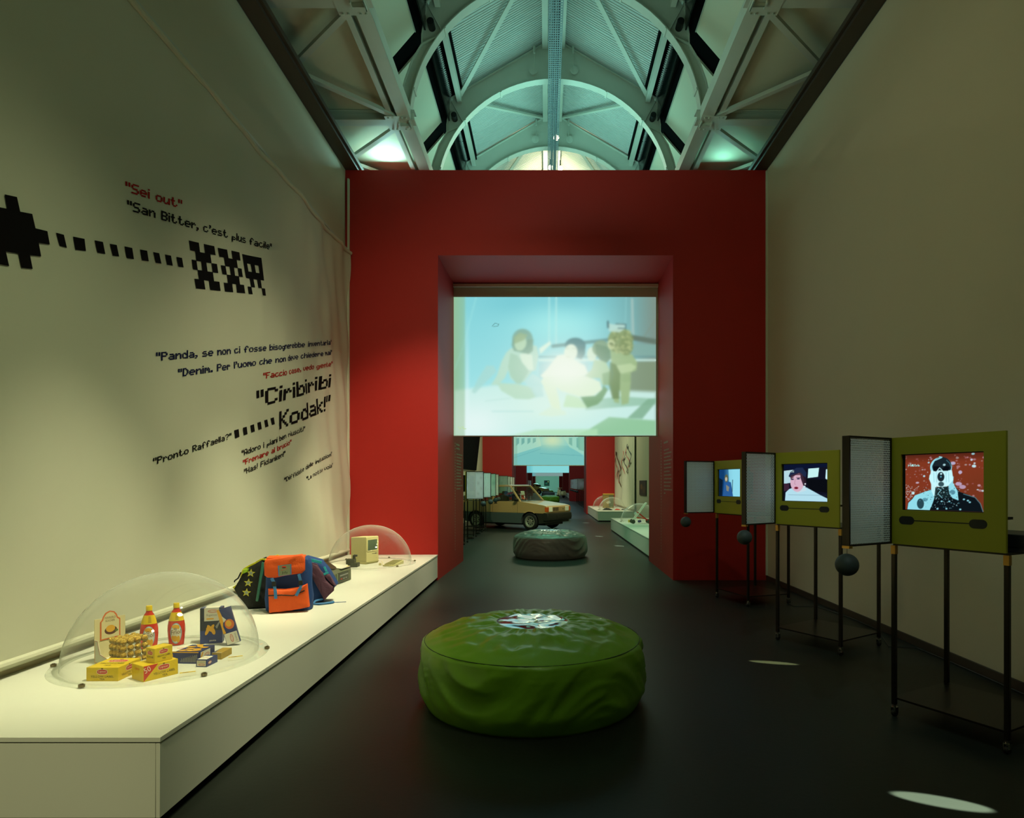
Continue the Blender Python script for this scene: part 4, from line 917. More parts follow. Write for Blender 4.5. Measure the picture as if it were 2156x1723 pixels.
cushion([q1(*a) for a in ((655, 175), (960, 140), (1298, 92), (1345, 170), (1347, 400), (1290, 458), (1100, 470), (800, 522), (690, 512), (640, 470), (632, 250))], -.085, -.135).build('top_flap', b_org, t, smooth=60)
MB().span((-.185, -.11, .455), (.12, .04, .475)).build('flap_top', b_org, t, bev=.008)
cushion([q1(*a) for a in ((705, 725), (1000, 745), (1250, 720), (1390, 660), (1402, 770), (1432, 1090), (1250, 1130), (720, 1168), (712, 900))], -.085, -.150).build('front_pocket', b_org, t, smooth=60)
mb = MB(); f = Face(mb, (0, -.1405, 0), (1, 0, 0), (0, 0, 1), Vector((0, -1, 0)))
f.poly([q1(*a) for a in ((878, 290), (1112, 265), (1116, 462), (890, 490))], b_str).poly([q1(*a) for a in ((898, 292), (1095, 272), (1098, 460), (905, 482))], b_pat)
f.ell(q1(985, 318)[0], q1(985, 318)[1], .018, .009, c_red, 12); f.ell(q1(985, 326)[0], q1(985, 332)[1], .016, .004, c_blk, 12); f.text('INVICTA', *q1(940, 392), .052, .011, c_red, .32); f.text('Jolly', *q1(948, 455), .047, .024, c_blk, .05)
mb.build('name_patch', None, t, smooth=0)
MB().tube([(q1(*a)[0], -.153, q1(*a)[1]) for a in ((712, 838), (950, 835), (1150, 858), (1350, 770))], .005, 6).build('zip', b_blk, t)
for pts in (((775, 515), (815, 600), (840, 760), (848, 900)), ((1245, 460), (1280, 600), (1285, 700), (1200, 860))):
    mb = MB(); pv = [Vector((q1(*a)[0], -.150 - .008 * (i > 1), q1(*a)[1])) for i, a in enumerate(pts)]
    for a, b in zip(pv[:-1], pv[1:]): mb.beam(a, b, .003, .024, up=(1, 0, 0))
    mb.build('strap', b_str, t)
    MB().box(pv[1] + Vector((0, -.006, -.01)), (.032, .012, .04)).build('buckle', b_blk, t, bev=.003)
k2 = .000462
def q2(x, y): return ((x - 450) * k2, (1115 - y) * k2)
p = on_plane(480 + 450 / 8.983, 1160 + 1120 / 8.983, PZ) + Vector((0, .10, 0))
t = thing('backpack', 'black school bag with a column of yellow stars, next to the near dome', 'backpack', p, .22, 'school bags on the plinth')
cushion([q2(*a) for a in ((450, 235), (560, 165), (660, 190), (650, 1112), (300, 1112), (170, 960), (60, 725), (150, 560), (200, 440), (240, 350), (330, 290))], .10, -.07).build('body', b_blk, t, smooth=60)
def starpts(cx, cy, r, rot): return [q2(cx + (r if i % 2 == 0 else r * .42) * math.sin(rot + PI * i / 5), cy - (r if i % 2 == 0 else r * .42) * math.cos(rot + PI * i / 5)) for i in range(10)]
mb = MB(); f = Face(mb, (0, -.082, 0), (1, 0, 0), (0, 0, 1), Vector((0, -1, 0)))
for cx, cy in ((378, 425), (335, 607), (302, 790)): f.poly(starpts(cx, cy, 84, .12), b_ye); f.poly(starpts(cx, cy, 52, .12), b_gr)
mb.build('star_print', None, t, smooth=0)
mb = MB()
for a, b in zip([(655, 185), (560, 172), (450, 240), (330, 300), (240, 360), (200, 470), (205, 560), (160, 630)], [(560, 172), (450, 240), (330, 300), (240, 360), (200, 470), (205, 560), (160, 630), (60, 700)]):
    mb.beam((q2(*a)[0], -.06, q2(*a)[1]), (q2(*b)[0], -.06, q2(*b)[1]), .014, .016)
mb.beam((q2(740, 150)[0], -.03, q2(740, 150)[1]), (q2(840, 110)[0], -.03, q2(840, 110)[1]), .02, .014).beam((q2(840, 110)[0], -.03, q2(840, 110)[1]), (q2(860, 160)[0], -.03, q2(860, 160)[1]), .02, .014)
mb.build('piping', b_ye, t, bev=.003)
cushion([q2(*a) for a in ((250, 350), (340, 340), (330, 400), (230, 430))], -.06, -.09).build('green_pad', b_grn, t, smooth=60)
MB().tube([(q2(*a)[0], -.07, q2(*a)[1]) for a in ((200, 410), (150, 520), (95, 560), (85, 590))], .006, 8).build('carry_strap', b_blk, t)
MB().beam((q2(598, 230)[0], -.085, q2(598, 230)[1]), (q2(490, 960)[0], -.085, q2(490, 960)[1]), .022, .020, up=(0, 1, 0)).build('zip_strip', b_tea, t, bev=.004)
k3 = .000483
def q3(x, y): return ((x - 1600) * k3, (1010 - y) * k3)
p = on_plane(480 + 1600 / 8.983, 1160 + 1015 / 8.983, PZ) + Vector((0, .06, 0))
t = thing('backpack', 'blue school bag with a plum front and turquoise straps, beside the printer', 'backpack', p, .22, 'school bags on the plinth')
cushion([q3(*a) for a in ((1320, 150), (1430, 130), (1700, 215), (1840, 400), (1990, 680), (1900, 800), (1780, 950), (1730, 1006), (1330, 1006))], .16, 0).build('body', b_blu, t, smooth=60)
cushion([q3(*a) for a in ((1400, 235), (1500, 220), (1640, 260), (1705, 380), (1780, 470), (1800, 560), (1950, 700), (1945, 780), (1860, 860), (1775, 955), (1700, 800), (1600, 600), (1500, 400))], 0, -.045).build('front_panel', b_pur, t, smooth=60)
cushion([q3(*a) for a in ((1770, 475), (1868, 460), (1925, 560), (1992, 690), (1900, 640))], 0, -.04).build('side_pocket', b_pur, t, smooth=60)
mb = MB()
for a, b, w in (((1360, 160), (1600, 195), .03), ((1600, 195), (1730, 232), .024), ((1775, 310), (1815, 405), .018), ((1765, 460), (1850, 425), .02)): mb.beam((q3(*a)[0], -.035, q3(*a)[1]), (q3(*b)[0], -.035, q3(*b)[1]), .008, w)
mb.build('turquoise_strap', b_tur, t, bev=.002)
MB().tube([(q3(*a)[0], -.02 - d, max(.012, q3(*a)[1])) for a, d in (((1740, 930), 0), (1640, 950) and ((1620, 950), .03), ((1590, 1000), .08), ((1700, 1010), .10), ((1900, 990), .06), ((1950, 985), .03))], .010, 8).build('shoulder_strap', b_str, t)
MB().tube([(q3(*a)[0], -.02, .004) for a in ((1920, 1000), (2050, 1000), (2170, 1000))], .0025, 5).build('cord', b_blu, t)
# ------------------------------------------------------------------ computer
c_mac = mat('beige_plastic', (222, 214, 150), .45, var=.02); c_mac2 = mat('beige_plastic_dark', (168, 164, 108), .5); c_scr = mat('dead_screen', (84, 104, 78), .12, spec=.8)
t = thing('desktop_computer', 'beige all-in-one desktop computer with small dark screen under the far dome', 'computer', (-2.44, 8.45, PZ), math.atan2(.9, .43))
wd, dp, hh = .244, .277, .372
MB().prism([(0.0, 0.02), (.012, .0), (dp - .03, 0), (dp, .05), (dp, hh - .02), (dp - .01, hh - .012), (.012, hh), (0, hh - .012)], lambda u, v, w: (w, u, v), 0, wd).build('case', c_mac, t, bev=.006, smooth=30)
x0, x1, z0, z1 = .022, wd - .034, .185, hh - .045
mb = MB()
for a, b, c, d in ((x0 - .016, z0 - .016, x1 + .016, z0), (x0 - .016, z1, x1 + .016, z1 + .016), (x0 - .016, z0, x0, z1), (x1, z0, x1 + .016, z1)): mb.span((a, -.005, b), (c, .004, d))
mb.build('bezel', c_mac, t, bev=.002)
mb = MB(); n = 10; vs = [(x0 + (x1 - x0) * i / n, -.0045 - .0 + .004 * (((i / n) * 2 - 1) ** 2 + ((j / n) * 2 - 1) ** 2) / 2 - .0005, z0 + (z1 - z0) * j / n) for i in range(n + 1) for j in range(n + 1)]
mb.add(vs, [(i * (n + 1) + j, (i + 1) * (n + 1) + j, (i + 1) * (n + 1) + j + 1, i * (n + 1) + j + 1) for i in range(n) for j in range(n)]).build('screen', c_scr, t, smooth=80)
MB().span((.11, -.002, .135), (.21, .002, .139)).span((.17, -.003, .132), (.195, .002, .142)).build('disk_slot', c_blk, t)
MB().span((.0, -.004, .022), (wd, 0, .03)).build('groove', c_mac2, t); MB().span((.19, -.003, .07), (.20, .002, .075)).build('badge', c_gry, t)
for k in range(9): pass
mb = MB()
for k in range(14): mb.span((-.0008, .02 + .017 * k, .036), (.0005, .029 + .017 * k, .044))
mb.build('vent_slots', c_mac2, t)['kind'] = 'stuff'
A = on_plane(806, 1193, PZ)
t = thing('keyboard', 'small beige keyboard lying in front of the computer', 'keyboard', A, -.18)
MB().prism([(0, 0), (0, .018), (.33, .045), (.34, .04), (.34, 0)], lambda u, v, w: (w, u, v), 0, .15).build('case', c_mac, t, bev=.004, smooth=0)
mb = MB()
for i in range(5):
    for j in range(14): mb.box((.022 + .0265 * i, .03 + .021 * j, .026 + .0017 * j), (.022, .017, .010), taper=(.85, .85))
mb.build('keys', c_mac2, t, smooth=0)['kind'] = 'stuff'
mb = MB().tube([on_plane(790, 1185, PZ) - A + Vector((0, 0, .02)), on_plane(797, 1187, PZ) - A + Vector((0, 0, .006)), (-.02, .05, .006), (0.0, .03, .012)], .004, 6); o = mb.build('cable', c_mac, t)
t = thing('mouse', 'little beige boxy mouse between computer and keyboard', 'mouse', on_plane(803.5, 1190.5, PZ) + Vector((-.02, 0, 0)), .3)
MB().box((0, 0, .014), (.035, .05, .028), taper=(.9, .8)).build('body', c_mac, t, bev=.005); MB().span((-.010, -.022, .0275), (.010, -.006, .0295)).build('button', c_mac2, t, bev=.001)
# dark office machine next to the bags
m_ol = mat('olive_grey_plastic', (98, 102, 74), .45, var=.06, vscale=12); m_ol2 = mat('olive_dark_plastic', (54, 58, 40), .4)
t = thing('printer', 'dark olive portable printer with its lid raised, beside the plum and blue bag', 'printer', (-2.276, 6.66, PZ), math.atan2(1, .10))
MB().prism([(0, 0.008), (.01, 0), (.24, 0), (.25, .13), (.05, .158), (.0, .12)], lambda u, v, w: (w, u, v), 0, .46).build('case', m_ol, t, bev=.006, smooth=0)
MB().span((.10, -.012, .03), (.36, .004, .125)).build('front_recess', m_ol2, t, bev=.004); MB().span((.13, -.016, .085), (.34, -.008, .098)).build('roller', c_gry, t); MB().span((.07, -.008, .03), (.10, .002, .12)).build('side_key_strip', b_pat, t)
for k in range(3): MB().span((.15 + .06 * k, -.015, .048), (.19 + .06 * k, -.008, .058)).build('button', c_gry if k else c_red, t)
o = MB().box((0, 0, 0), (.26, .15, .012)).build('lid', m_ol2, t, bev=.003); o.location = (.14, .12, .200); o.rotation_euler = (.55, .15, 0)
MB().box((.34, .11, .168), (.24, .20, .006), Matrix.Rotation(.12, 3, 'X')).build('paper_sheet', c_brd, t); MB().box((.42, .03, .158), (.06, .03, .008)).build('yellow_tab', c_yel, t)
t = thing('joystick', 'dark grey upright device with a knob, beside the near rim of the far dome', 'gadget', (-2.56, 8.22, PZ), 0)
MB().span((-.01, -.06, 0), (.082, .06, .055)).build('base', m_ol2, t, bev=.006); MB().span((-.075, -.04, .035), (.035, .05, .105)).build('housing', m_ol2, t, bev=.005); MB().span((.008, -.02, .10), (.038, .02, .155)).build('arm', m_ol2, t, bev=.004)
MB().tube([(.02, 0, .150), (.062, 0, .146)], .014, 12).build('knob', m_ol2, t); MB().span((-.05, -.05, 0), (-.0, .05, .035)).build('foot', m_ol2, t, bev=.004)
t = thing('caption_card', 'white caption card standing against the beige computer', 'card', at_depth(741, 1181, 8.35) * 1, 0)
t.location = (-2.60, 8.34, PZ); MB().box((0, 0, .045 + .0), (.075, .002, .085), Matrix.Rotation(-.2, 3, 'X')).build('card', c_wht, t, smooth=0); MB().box((0, .02, .012), (.02, .05, .022)).build('foot', c_wht, t, smooth=0)
# ------------------------------------------------------------------ poufs
m_foil = mat('mirror_foil', (190, 200, 196), .12, metal=1.0)
def pouf_mesh(R, hs, ht, seed, N=180):
    prof = []
    for i in range(10): prof.append((R * (.955 + .045 * math.sin(PI / 2 * i / 9)), hs * .38 * i / 10))
    for i in range(22):
        f = i / 21; prof.append((R * (1.0 - .022 * f * f * f), hs * (.38 + .62 * f)))
    for i in range(1, 30):
        f = i / 29; prof.append((R * .975 * (1 - f * .655), hs + (ht - hs) * math.sin(PI / 2 * min(1, f * 1.0)) ** .9))
    vs = []
    for j, (r, z) in enumerate(prof):
        for i in range(N):
            a = 2 * PI * i / N; c, s = math.cos(a), math.sin(a)
            if j < 32:
                f = z / hs
                w = noise.ridged_multi_fractal(Vector((c * 1.5 + seed, s * 1.5, z * 6 + 1.8 * math.sin(a * 3 + seed))), .9, 2.1, 4, 1.0, 1.8) * .017
                w += .004 * math.sin(a * 70 + 3 * math.sin(a * 9)) * max(0, 1 - abs(1 - f) * 7)
                d = w * min(1, 4 * f) * (1 - .5 * max(0, f - .8) * 5) - (.012 if abs(f - 1) < .02 else 0)
                vs.append(((r + d) * c, (r + d) * s, z))
            else:
                g = (r - R * .32) / (R * .655); w = noise.ridged_multi_fractal(Vector((c * r * 5 + seed, s * r * 5, 3.1)), .9, 2.0, 3, 1.0, 1.6) * .016
                w += .007 * math.sin(a * 26 + 4 * noise.noise(Vector((c * 2, s * 2, seed)))) * max(0, 1 - g)
                vs.append((r * c, r * s, z + (w - .012) * min(1, 4 * (1 - g) + .1) * (1 if g > .04 else .2)))
    M = len(prof); fs = [(j * N + i, j * N + (i + 1) % N, (j + 1) * N + (i + 1) % N, (j + 1) * N + i) for j in range(M - 1) for i in range(N)] + [tuple(range(N)), tuple((M - 1) * N + i for i in range(N))]
    return MB().add(vs, fs), prof[-1]
def foil_disc(r0, z0, seed):
    mb = MB(); n, m = 96, 26; vs = [(0, 0, z0 + .012)]
    for j in range(1, m + 1):
        for i in range(n):
            a = 2 * PI * i / n; r = r0 * j / m; x, y = r * math.cos(a), r * math.sin(a)
            w = noise.noise(Vector((x * 8 + seed, y * 8, 0))) * .013 + noise.noise(Vector((x * 19, y * 19 + seed, 2))) * .0022
            vs.append((x, y, z0 + .006 + (w + .008) * min(1, (1 - j / m) * 5)))
    fs = [(0, 1 + i, 1 + (i + 1) % n) for i in range(n)] + [(1 + (j - 1) * n + i, 1 + j * n + i, 1 + j * n + (i + 1) % n, 1 + (j - 1) * n + (i + 1) % n) for j in range(1, m) for i in range(n)]
    return mb.add(vs, fs)
def pouf(loc, label, m, seed, R=.766):
    t = thing('pouf', label, 'pouf', loc, 0)
    mb, (r, z) = pouf_mesh(R, .425, .53, seed); mb.build('cover', m, t, smooth=75)
    foil_disc(r * .98, z - .006, seed).build('foil_disc', m_foil, t, smooth=180)
    ring = [(R * .976 * math.cos(a), R * .976 * math.sin(a), .4258) for a in [2 * PI * i / 90 for i in range(91)]]
    MB().tube(ring, .0022, 6, cap=False).build('seam', m_seamd, t)
    return t
m_seamd = mat('seam_dark', (20, 46, 10), .6)
m_pg = mat('pouf_green_nylon', (124, 176, 34), .40, var=.05, vscale=5, coat=.15); m_pgy = mat('pouf_grey_nylon', (118, 124, 122), .4, var=.06, vscale=5, coat=.15)
P1 = pouf((-.097, 4.39, 0), 'big bright green nylon pouf with mirrored foil disc, in front of the red portal', m_pg, 1.3)
t = P1; MB().tube([(.755, -.12, .10), (.775, -.11, .12), (.772, -.12, .08)], .003, 5).build('pull_tag', c_gry, t)
P2 = pouf((.08, 12.83, 0), 'grey nylon pouf with mirrored top standing just beyond the red portal', m_pgy, 4.1, .745)
dup(P1, (.22, 25.9, 0), 1.0, 'green pouf behind the front bumper of the tan car')
dup(P1, (.30, 50.0, 0), 2.0, 'far green pouf seen over the bonnet of the tan car')
dup(P2, (.22, 71.0, 0), 2.0, 'distant grey pouf behind the far green one')
dup(P1, (.25, 90.0, 0), 3.0, 'most distant green pouf near the end wall')
# ------------------------------------------------------------------ television stands
m_yg = mat('panel_yellow_green', (158, 152, 22), .55, var=.03); m_mesh = mat('white_mesh', (240, 246, 242), .5); m_frame = mat('stand_frame', (40, 34, 28), .35, metal=.7); m_brass = mat('worn_brass', (176, 132, 60), .35, metal=.8)
m_ball = mat('ball_grey', (58, 68, 66), .6, var=.1, vscale=20)
def tv1():
    p = Pic(285, 170, 1770, 1240, 176, 128, (128, 54, 32)); p.mix(np.clip((330 - p.Y) / 200, 0, 1), (62, 26, 18), .8).mix(np.clip((p.X - 900) / 900, 0, 1) * np.clip((p.Y - 300) / 500, 0, 1), (104, 50, 28), .6)
    r = random.Random(4)
    for _ in range(150):
        x, y = r.uniform(290, 1770), r.uniform(200, 1000); s = r.uniform(4, 16) * (1.3 if x > 1100 else 1)
        p.ell(x, y, s * r.uniform(.9, 1.8), s, r.choice(((176, 130, 140), (188, 150, 170), (150, 90, 90), (200, 230, 240))), 2, r.uniform(.25, .9))
    for x, y, a, b, c in ((1210, 350, 46, 30, (186, 178, 214)), (1580, 412, 36, 26, (190, 240, 250)), (1565, 190, 30, 18, (150, 210, 220)), (1340, 520, 34, 32, (190, 180, 215)), (1310, 735, 60, 34, (190, 168, 200)), (1380, 790, 60, 36, (186, 160, 190)), (752, 326, 20, 16, (170, 220, 235)), (663, 585, 22, 20, (180, 225, 240)), (1668, 762, 28, 20, (190, 150, 160)), (530, 712, 34, 18, (190, 170, 190)), (440, 915, 30, 30, (190, 240, 250)), (1730, 858, 22, 16, (190, 220, 230))): p.ell(x, y, a, b, c, 2.5, .9)
    C1, C2, C3, DK = (150, 226, 240), (200, 250, 255), (90, 170, 190), (12, 20, 26)
    p.poly([(320, 1240), (340, 1110), (420, 1030), (480, 960), (640, 900), (780, 850), (860, 800), (1250, 790), (1330, 880), (1500, 940), (1600, 980), (1680, 1070), (1740, 1240)], DK, 2)
    p.poly([(325, 1240), (345, 1110), (430, 1030), (480, 960), (640, 900), (790, 850), (860, 900), (860, 1010), (830, 1100), (770, 1240)], C1, 4, .97)
    p.ell(590, 1120, 70, 100, (20, 44, 54), 5, .85).ell(680, 1040, 50, 36, (60, 120, 140), 4, .6)
    p.poly([(770, 560), (760, 640), (800, 740), (800, 850), (860, 1000), (900, 900), (900, 760), (870, 560)], C2, 4, .97).poly([(1050, 560), (1220, 600), (1210, 720), (1290, 860), (1310, 1040), (1200, 1000), (1130, 900), (1120, 760), (1040, 700)], C1, 4, .97)
    p.ell(985, 420, 205, 190, C1, 2, .98).ell(1000, 400, 180, 170, DK, 6, .92).poly([(800, 480), (1190, 480), (1215, 660), (1130, 760), (1080, 800), (920, 790), (850, 760), (760, 640)], C2, 6, .97)
    p.poly([(840, 400), (960, 400), (990, 460), (1080, 400), (1150, 420), (1120, 490), (1020, 490), (985, 450), (900, 500), (840, 490)], (8, 12, 18), 2.5, .98)
    p.ell(985, 600, 66, 90, (18, 30, 38), 3, .96).ell(990, 740, 54, 45, (30, 56, 62), 4, .85).line([(905, 500), (960, 430), (1010, 480), (1050, 560)], 14, C2, 2, .95).ell(990, 545, 20, 16, C2, 2).ell(985, 600, 14, 16, C3, 2)
    p.line([(960, 225), (1000, 235), (860, 290), (800, 400)], 26, C1, 3, .9).ell(1048, 376, 26, 20, C2, 2, .8).line([(1090, 290), (1150, 350), (1180, 440)], 8, C3, 2, .9)
    for x in (850, 900, 1080, 1130): p.line([(x, 520), (x + 5, 700)], 10, (90, 170, 190), 3, .5)
    p.poly([(880, 800), (1130, 780), (1150, 1000), (860, 1000)], (26, 44, 46), 8, .85).line([(930, 820), (990, 850), (930, 920), (1010, 1000)], 12, C1, 3, .85).line([(1000, 790), (1040, 830)], 12, C2, 3, .8)
    p.ell(1200, 890, 50, 45, (60, 110, 130), 4, .7).line([(1400, 920), (1600, 980), (1690, 1090), (1735, 1230)], 14, (90, 140, 150), 4, .8)
    for x, y in ((1405, 1018), (1475, 1040), (1508, 1068), (1340, 1205), (1090, 1200), (920, 1208), (1140, 1062), (1000, 1065)): p.ell(x, y, 20, 15, C1, 2, .9)
    for _ in range(120):
        x, y = r.uniform(300, 560), r.uniform(760, 1100)
        if y < 1500 - x * 1.2 and r.random() < .8: p.ell(x, y, 6, 6, (215, 235, 240), 1.5, .8)
    for _ in range(160):
        x, y = r.gauss(1080, 240), r.uniform(800, 1200)
        if 560 < x < 1330: p.ell(x, y, 8, 6, r.choice((C1, C2, C3, DK)), 2, .7)
    p.ptext('PAUSE', 338, 348, 8.2, 6.6, (170, 236, 230)); return p
def tv2():
    p = Pic(965, 375, 1318, 693, 110, 96, (16, 18, 34)); p.poly([(965, 430), (1060, 420), (1050, 530), (965, 545)], (180, 216, 226), 3).poly([(1165, 415), (1248, 410), (1240, 485), (1160, 495)], (196, 240, 240), 3).poly([(1300, 425), (1318, 420), (1318, 515), (1296, 500)], (200, 240, 245), 3)
    p.poly([(1140, 500), (1318, 510), (1318, 620), (1180, 600)], (10, 12, 18), 4).poly([(965, 540), (1010, 545), (1010, 600), (965, 610)], (70, 40, 60), 3, .8).poly([(965, 375), (1318, 375), (1318, 405), (965, 420)], (10, 20, 50), 4, .8)
    p.poly([(1010, 590), (1060, 570), (1150, 575), (1260, 640), (1318, 670), (1318, 693), (975, 693), (980, 620)], (178, 222, 236), 4).poly([(1060, 560), (1140, 560), (1150, 600), (1080, 625), (1050, 600)], (196, 222, 232), 3)
    p.ell(1075, 525, 56, 88, (214, 176, 196), 3).poly([(1100, 460), (1145, 480), (1150, 560), (1125, 560), (1105, 500)], (40, 22, 36), 3, .9).poly([(1005, 478), (1020, 440), (1070, 405), (1120, 405), (1150, 450), (1145, 490), (1090, 452), (1020, 490)], (28, 40, 70), 3)
    p.poly([(1020, 470), (1100, 445), (1125, 470), (1060, 470), (1022, 505)], (70, 40, 50), 3, .7)
    p.ell(1036, 505, 12, 6, (40, 40, 70), 2).ell(1085, 500, 13, 6, (40, 40, 70), 2).line([(1022, 495), (1046, 490)], 4, (60, 34, 50), 1.5).line([(1070, 488), (1100, 490)], 4, (60, 34, 50), 1.5).line([(1060, 505), (1054, 545), (1064, 550)], 4, (176, 128, 150), 1.5, .8).ell(1068, 580, 17, 11, (150, 50, 70), 2).ell(1068, 580, 9, 4, (60, 14, 30), 1.5).ell(1140, 545, 6, 6, (240, 250, 255), 1.5)
    p.line([(1005, 640), (1300, 640)], 3, (60, 90, 110), 1.5, .5); p.ptext('PAUSE', 985, 430, 2.2, 1.8, (190, 220, 220)); return p
def tv3():
    p = Pic(375, 428, 640, 660, 70, 62, (16, 60, 110)); p.mix(np.clip((p.X - 430) / 120, 0, 1), (120, 205, 230), .9).poly([(490, 428), (640, 428), (640, 660), (530, 660), (500, 560)], (150, 225, 240), 8, .8)
    p.poly([(440, 520), (520, 540), (545, 660), (420, 660)], (40, 90, 150), 4).ell(465, 505, 22, 34, (90, 96, 70), 3).ell(462, 512, 13, 18, (190, 180, 160), 3).poly([(460, 560), (500, 580), (490, 620), (465, 610)], (150, 140, 110), 4, .8).line([(540, 520), (535, 620)], 8, (40, 60, 70), 2, .8).poly([(375, 500), (420, 520), (410, 660), (375, 660)], (8, 18, 30), 5, .8); return p
def hexsheet(x, y0, y1, z0, z1, a=.0162):
    mb = MB(); R = a / math.sqrt(3); dz = R * 1.5; nz = int((z1 - z0) / dz); ny = int((y1 - y0) / a); k = .62
    V = {}; vs = []; fs = []
    def vid(y, z):
        q = (round(y * 5000), round(z * 5000))
        if q not in V: V[q] = len(vs); vs.append((x, min(max(y, y0), y1), min(max(z, z0), z1)))
        return V[q]
    for j in range(nz + 1):
        for i in range(ny + 1):
            cy = y0 + i * a + (a / 2 if j % 2 else 0); cz = z0 + j * dz
            if cy > y1 or cz > z1: continue
            out = [vid(cy + R * math.sin(PI / 3 * q), cz + R * math.cos(PI / 3 * q)) for q in range(6)]
            inn = []
            for q in range(6): inn.append(len(vs)); vs.append((x, min(max(cy + k * R * math.sin(PI / 3 * q), y0), y1), min(max(cz + k * R * math.cos(PI / 3 * q), z0), z1)))
            for q in range(6): fs.append((out[q], out[(q + 1) % 6], inn[(q + 1) % 6], inn[q]))
    return mb.add(vs, fs)
def tv_stand(label, loc, rz, pic, group):
    t = thing('television_stand', label, 'television stand', loc, rz, group)
    zb_, zt_ = 1.115, 1.79; hx = .335
    # front panel with opening
    mb = MB(); ox0, ox1, oz0, oz1 = -.252, .224, 1.332, 1.682; yf, yb_ = -.345, -.325
    for a, b, c, d in ((-hx, zb_, hx, oz0), (-hx, oz1, hx, zt_), (-hx, oz0, ox0, oz1), (ox1, oz0, hx, oz1)): mb.span((a, yf, b), (c, yb_, d))
    fpn = mb.build('front_panel', m_yg, t, smooth=0)
    mb = MB()
    for cx in (-.215, .195):
        pts = [(cx - .022 * 1 + .026 * math.cos(q) - .0, 1.268 + .026 * math.sin(q)) for q in [PI / 2 + PI * i / 10 for i in range(11)]] + [(cx + .022 + .026 * math.cos(q), 1.268 + .026 * math.sin(q)) for q in [-PI / 2 + PI * i / 10 for i in range(11)]]
        mb.prism(pts, lambda u, v, w: (u, w, v), yf - .0008, yf + .002)
    mb.span((-.17, yf - .0008, 1.2655), (.15, yf + .002, 1.2715)); mb.build('slot_inlay', m_black, fpn, smooth=0)
    # television
    tv = MB().span((-.262, -.324, 1.315), (.236, -.20, 1.70)).box((-.013, -.15, 1.50), (.36, .10, .28)).build('television', m_black, t, bev=.008)
    pic.mesh('screen_picture', (ox0 + .018, -.3255, oz1 - .006), (ox1 - ox0 - .02, 0, 0), (0, 0, -(oz1 - oz0) + .010), tv, 1.0)
    MB().span((-.30, -.324, 1.295), (.30, -.19, 1.310)).build('upper_shelf', m_frame, t)
    MB().span((-.33, -.30, 1.10), (.33, .33, 1.115)).build('lower_deck', m_frame, t)
    for sx in (-1, 1):
        for sy in (-1, 1):
            lg = MB().span((sx * .322 - .013, sy * .30 - .013, .075), (sx * .322 + .013, sy * .30 + .013, 1.10)).build('leg', m_frame, t, bev=.002)
            MB().tube([(sx * .322, sy * .30, .045), (sx * .322, sy * .30, .08)], .011, 8).span((sx * .322 - .016, sy * .30 - .014, .028), (sx * .322 - .012, sy * .30 + .018, .058)).span((sx * .322 + .012, sy * .30 - .014, .028), (sx * .322 + .016, sy * .30 + .018, .058)).span((sx * .322 - .016, sy * .30 - .014, .055), (sx * .322 + .016, sy * .30 + .018, .060)).build('caster_fork', m_chrome, lg)
            MB().tube([(sx * .322 - .010, sy * .30 + .004, .023), (sx * .322 + .010, sy * .30 + .004, .023)], .023, 16).build('caster_wheel', m_black, lg)
            if sy < 0: MB().span((sx * .322 - .0145, sy * .30 - .0145, 1.045), (sx * .322 + .0145, sy * .30 + .0145, 1.10)).build('brass_collar', m_brass, lg)
    MB().span((-.325, -.31, .115), (.325, .31, .127)).build('base_shelf', m_frame, t)
    # mesh wing
    y0, y1 = -.775, -.35; xw0, xw1 = -.355, -.307
    mb = MB()
    for z_ in (zb_, zt_ - .012): mb.span((xw0, y0, z_), (xw1, y1, z_ + .012))
    for y_ in (y0, y1 - .012): mb.span((xw0, y_, zb_ + .012), (xw1, y_ + .012, zt_ - .012))
    wf = mb.build('wing_frame', m_frame, t)
    for xx in (xw0 + .004, xw1 - .004):
        h = hexsheet(xx, y0 + .012, y1 - .012, zb_ + .012, zt_ - .012).build('mesh_sheet', m_mesh, wf, smooth=0); h['kind'] = 'stuff'
    MB().span((xw0 - .001, y0 - .001, zb_ - .012), (xw1 + .001, y0 + .03, zb_ + .004)).build('brass_corner', m_brass, wf)
    MB().tube([((xw0 + xw1) / 2, y0 + .012, zb_ - .01), ((xw0 + xw1) / 2, y0 + .012, 1.065)], .0015, 5).build('chain', m_dark, t)
    MB().ball(((xw0 + xw1) / 2, y0 + .012, 1.003), .068, 28).build('hanging_ball', m_ball, t, smooth=180)
    return t
def stand_at(flpx, frpx, pic, label, group):
    a = on_plane(*flpx, 0); b = on_plane(*frpx, 0); d = (b - a).normalized(); back = Vector((-d.y, d.x, 0))
    c = (a + b) / 2 + back * .30; return tv_stand(label, c, math.atan2(d.y, d.x), pic, group)
GR = 'television stands beside the red wall'
T1 = stand_at((1883, 1508), (2121, 1588), tv1(), 'yellow green television stand showing a splashing swimmer on red', GR)
T2 = stand_at((1639, 1348), (1768, 1380), tv2(), 'yellow green television stand showing a woman in a dark cap', GR)
T3 = stand_at((1507, 1258), (1578, 1279), tv3(), 'yellow green television stand with a blue picture, beside the red wall', GR)
t = thing('video_player', 'black video player on the deck of the swimmer television stand', 'video player', T1.location + Vector((0, 0, 1.1155)), T1.rotation_euler.z)
MB().span((.06, -.26, 0), (.46, .10, .10)).build('case', mat('player_black', (24, 24, 26), .4), t, bev=.004); MB().span((.461, -.20, .03), (.464, -.02, .07)).build('display', c_nvy, t); MB().span((.10, -.263, .03), (.42, -.261, .06)).build('tray_slot', m_black, t)
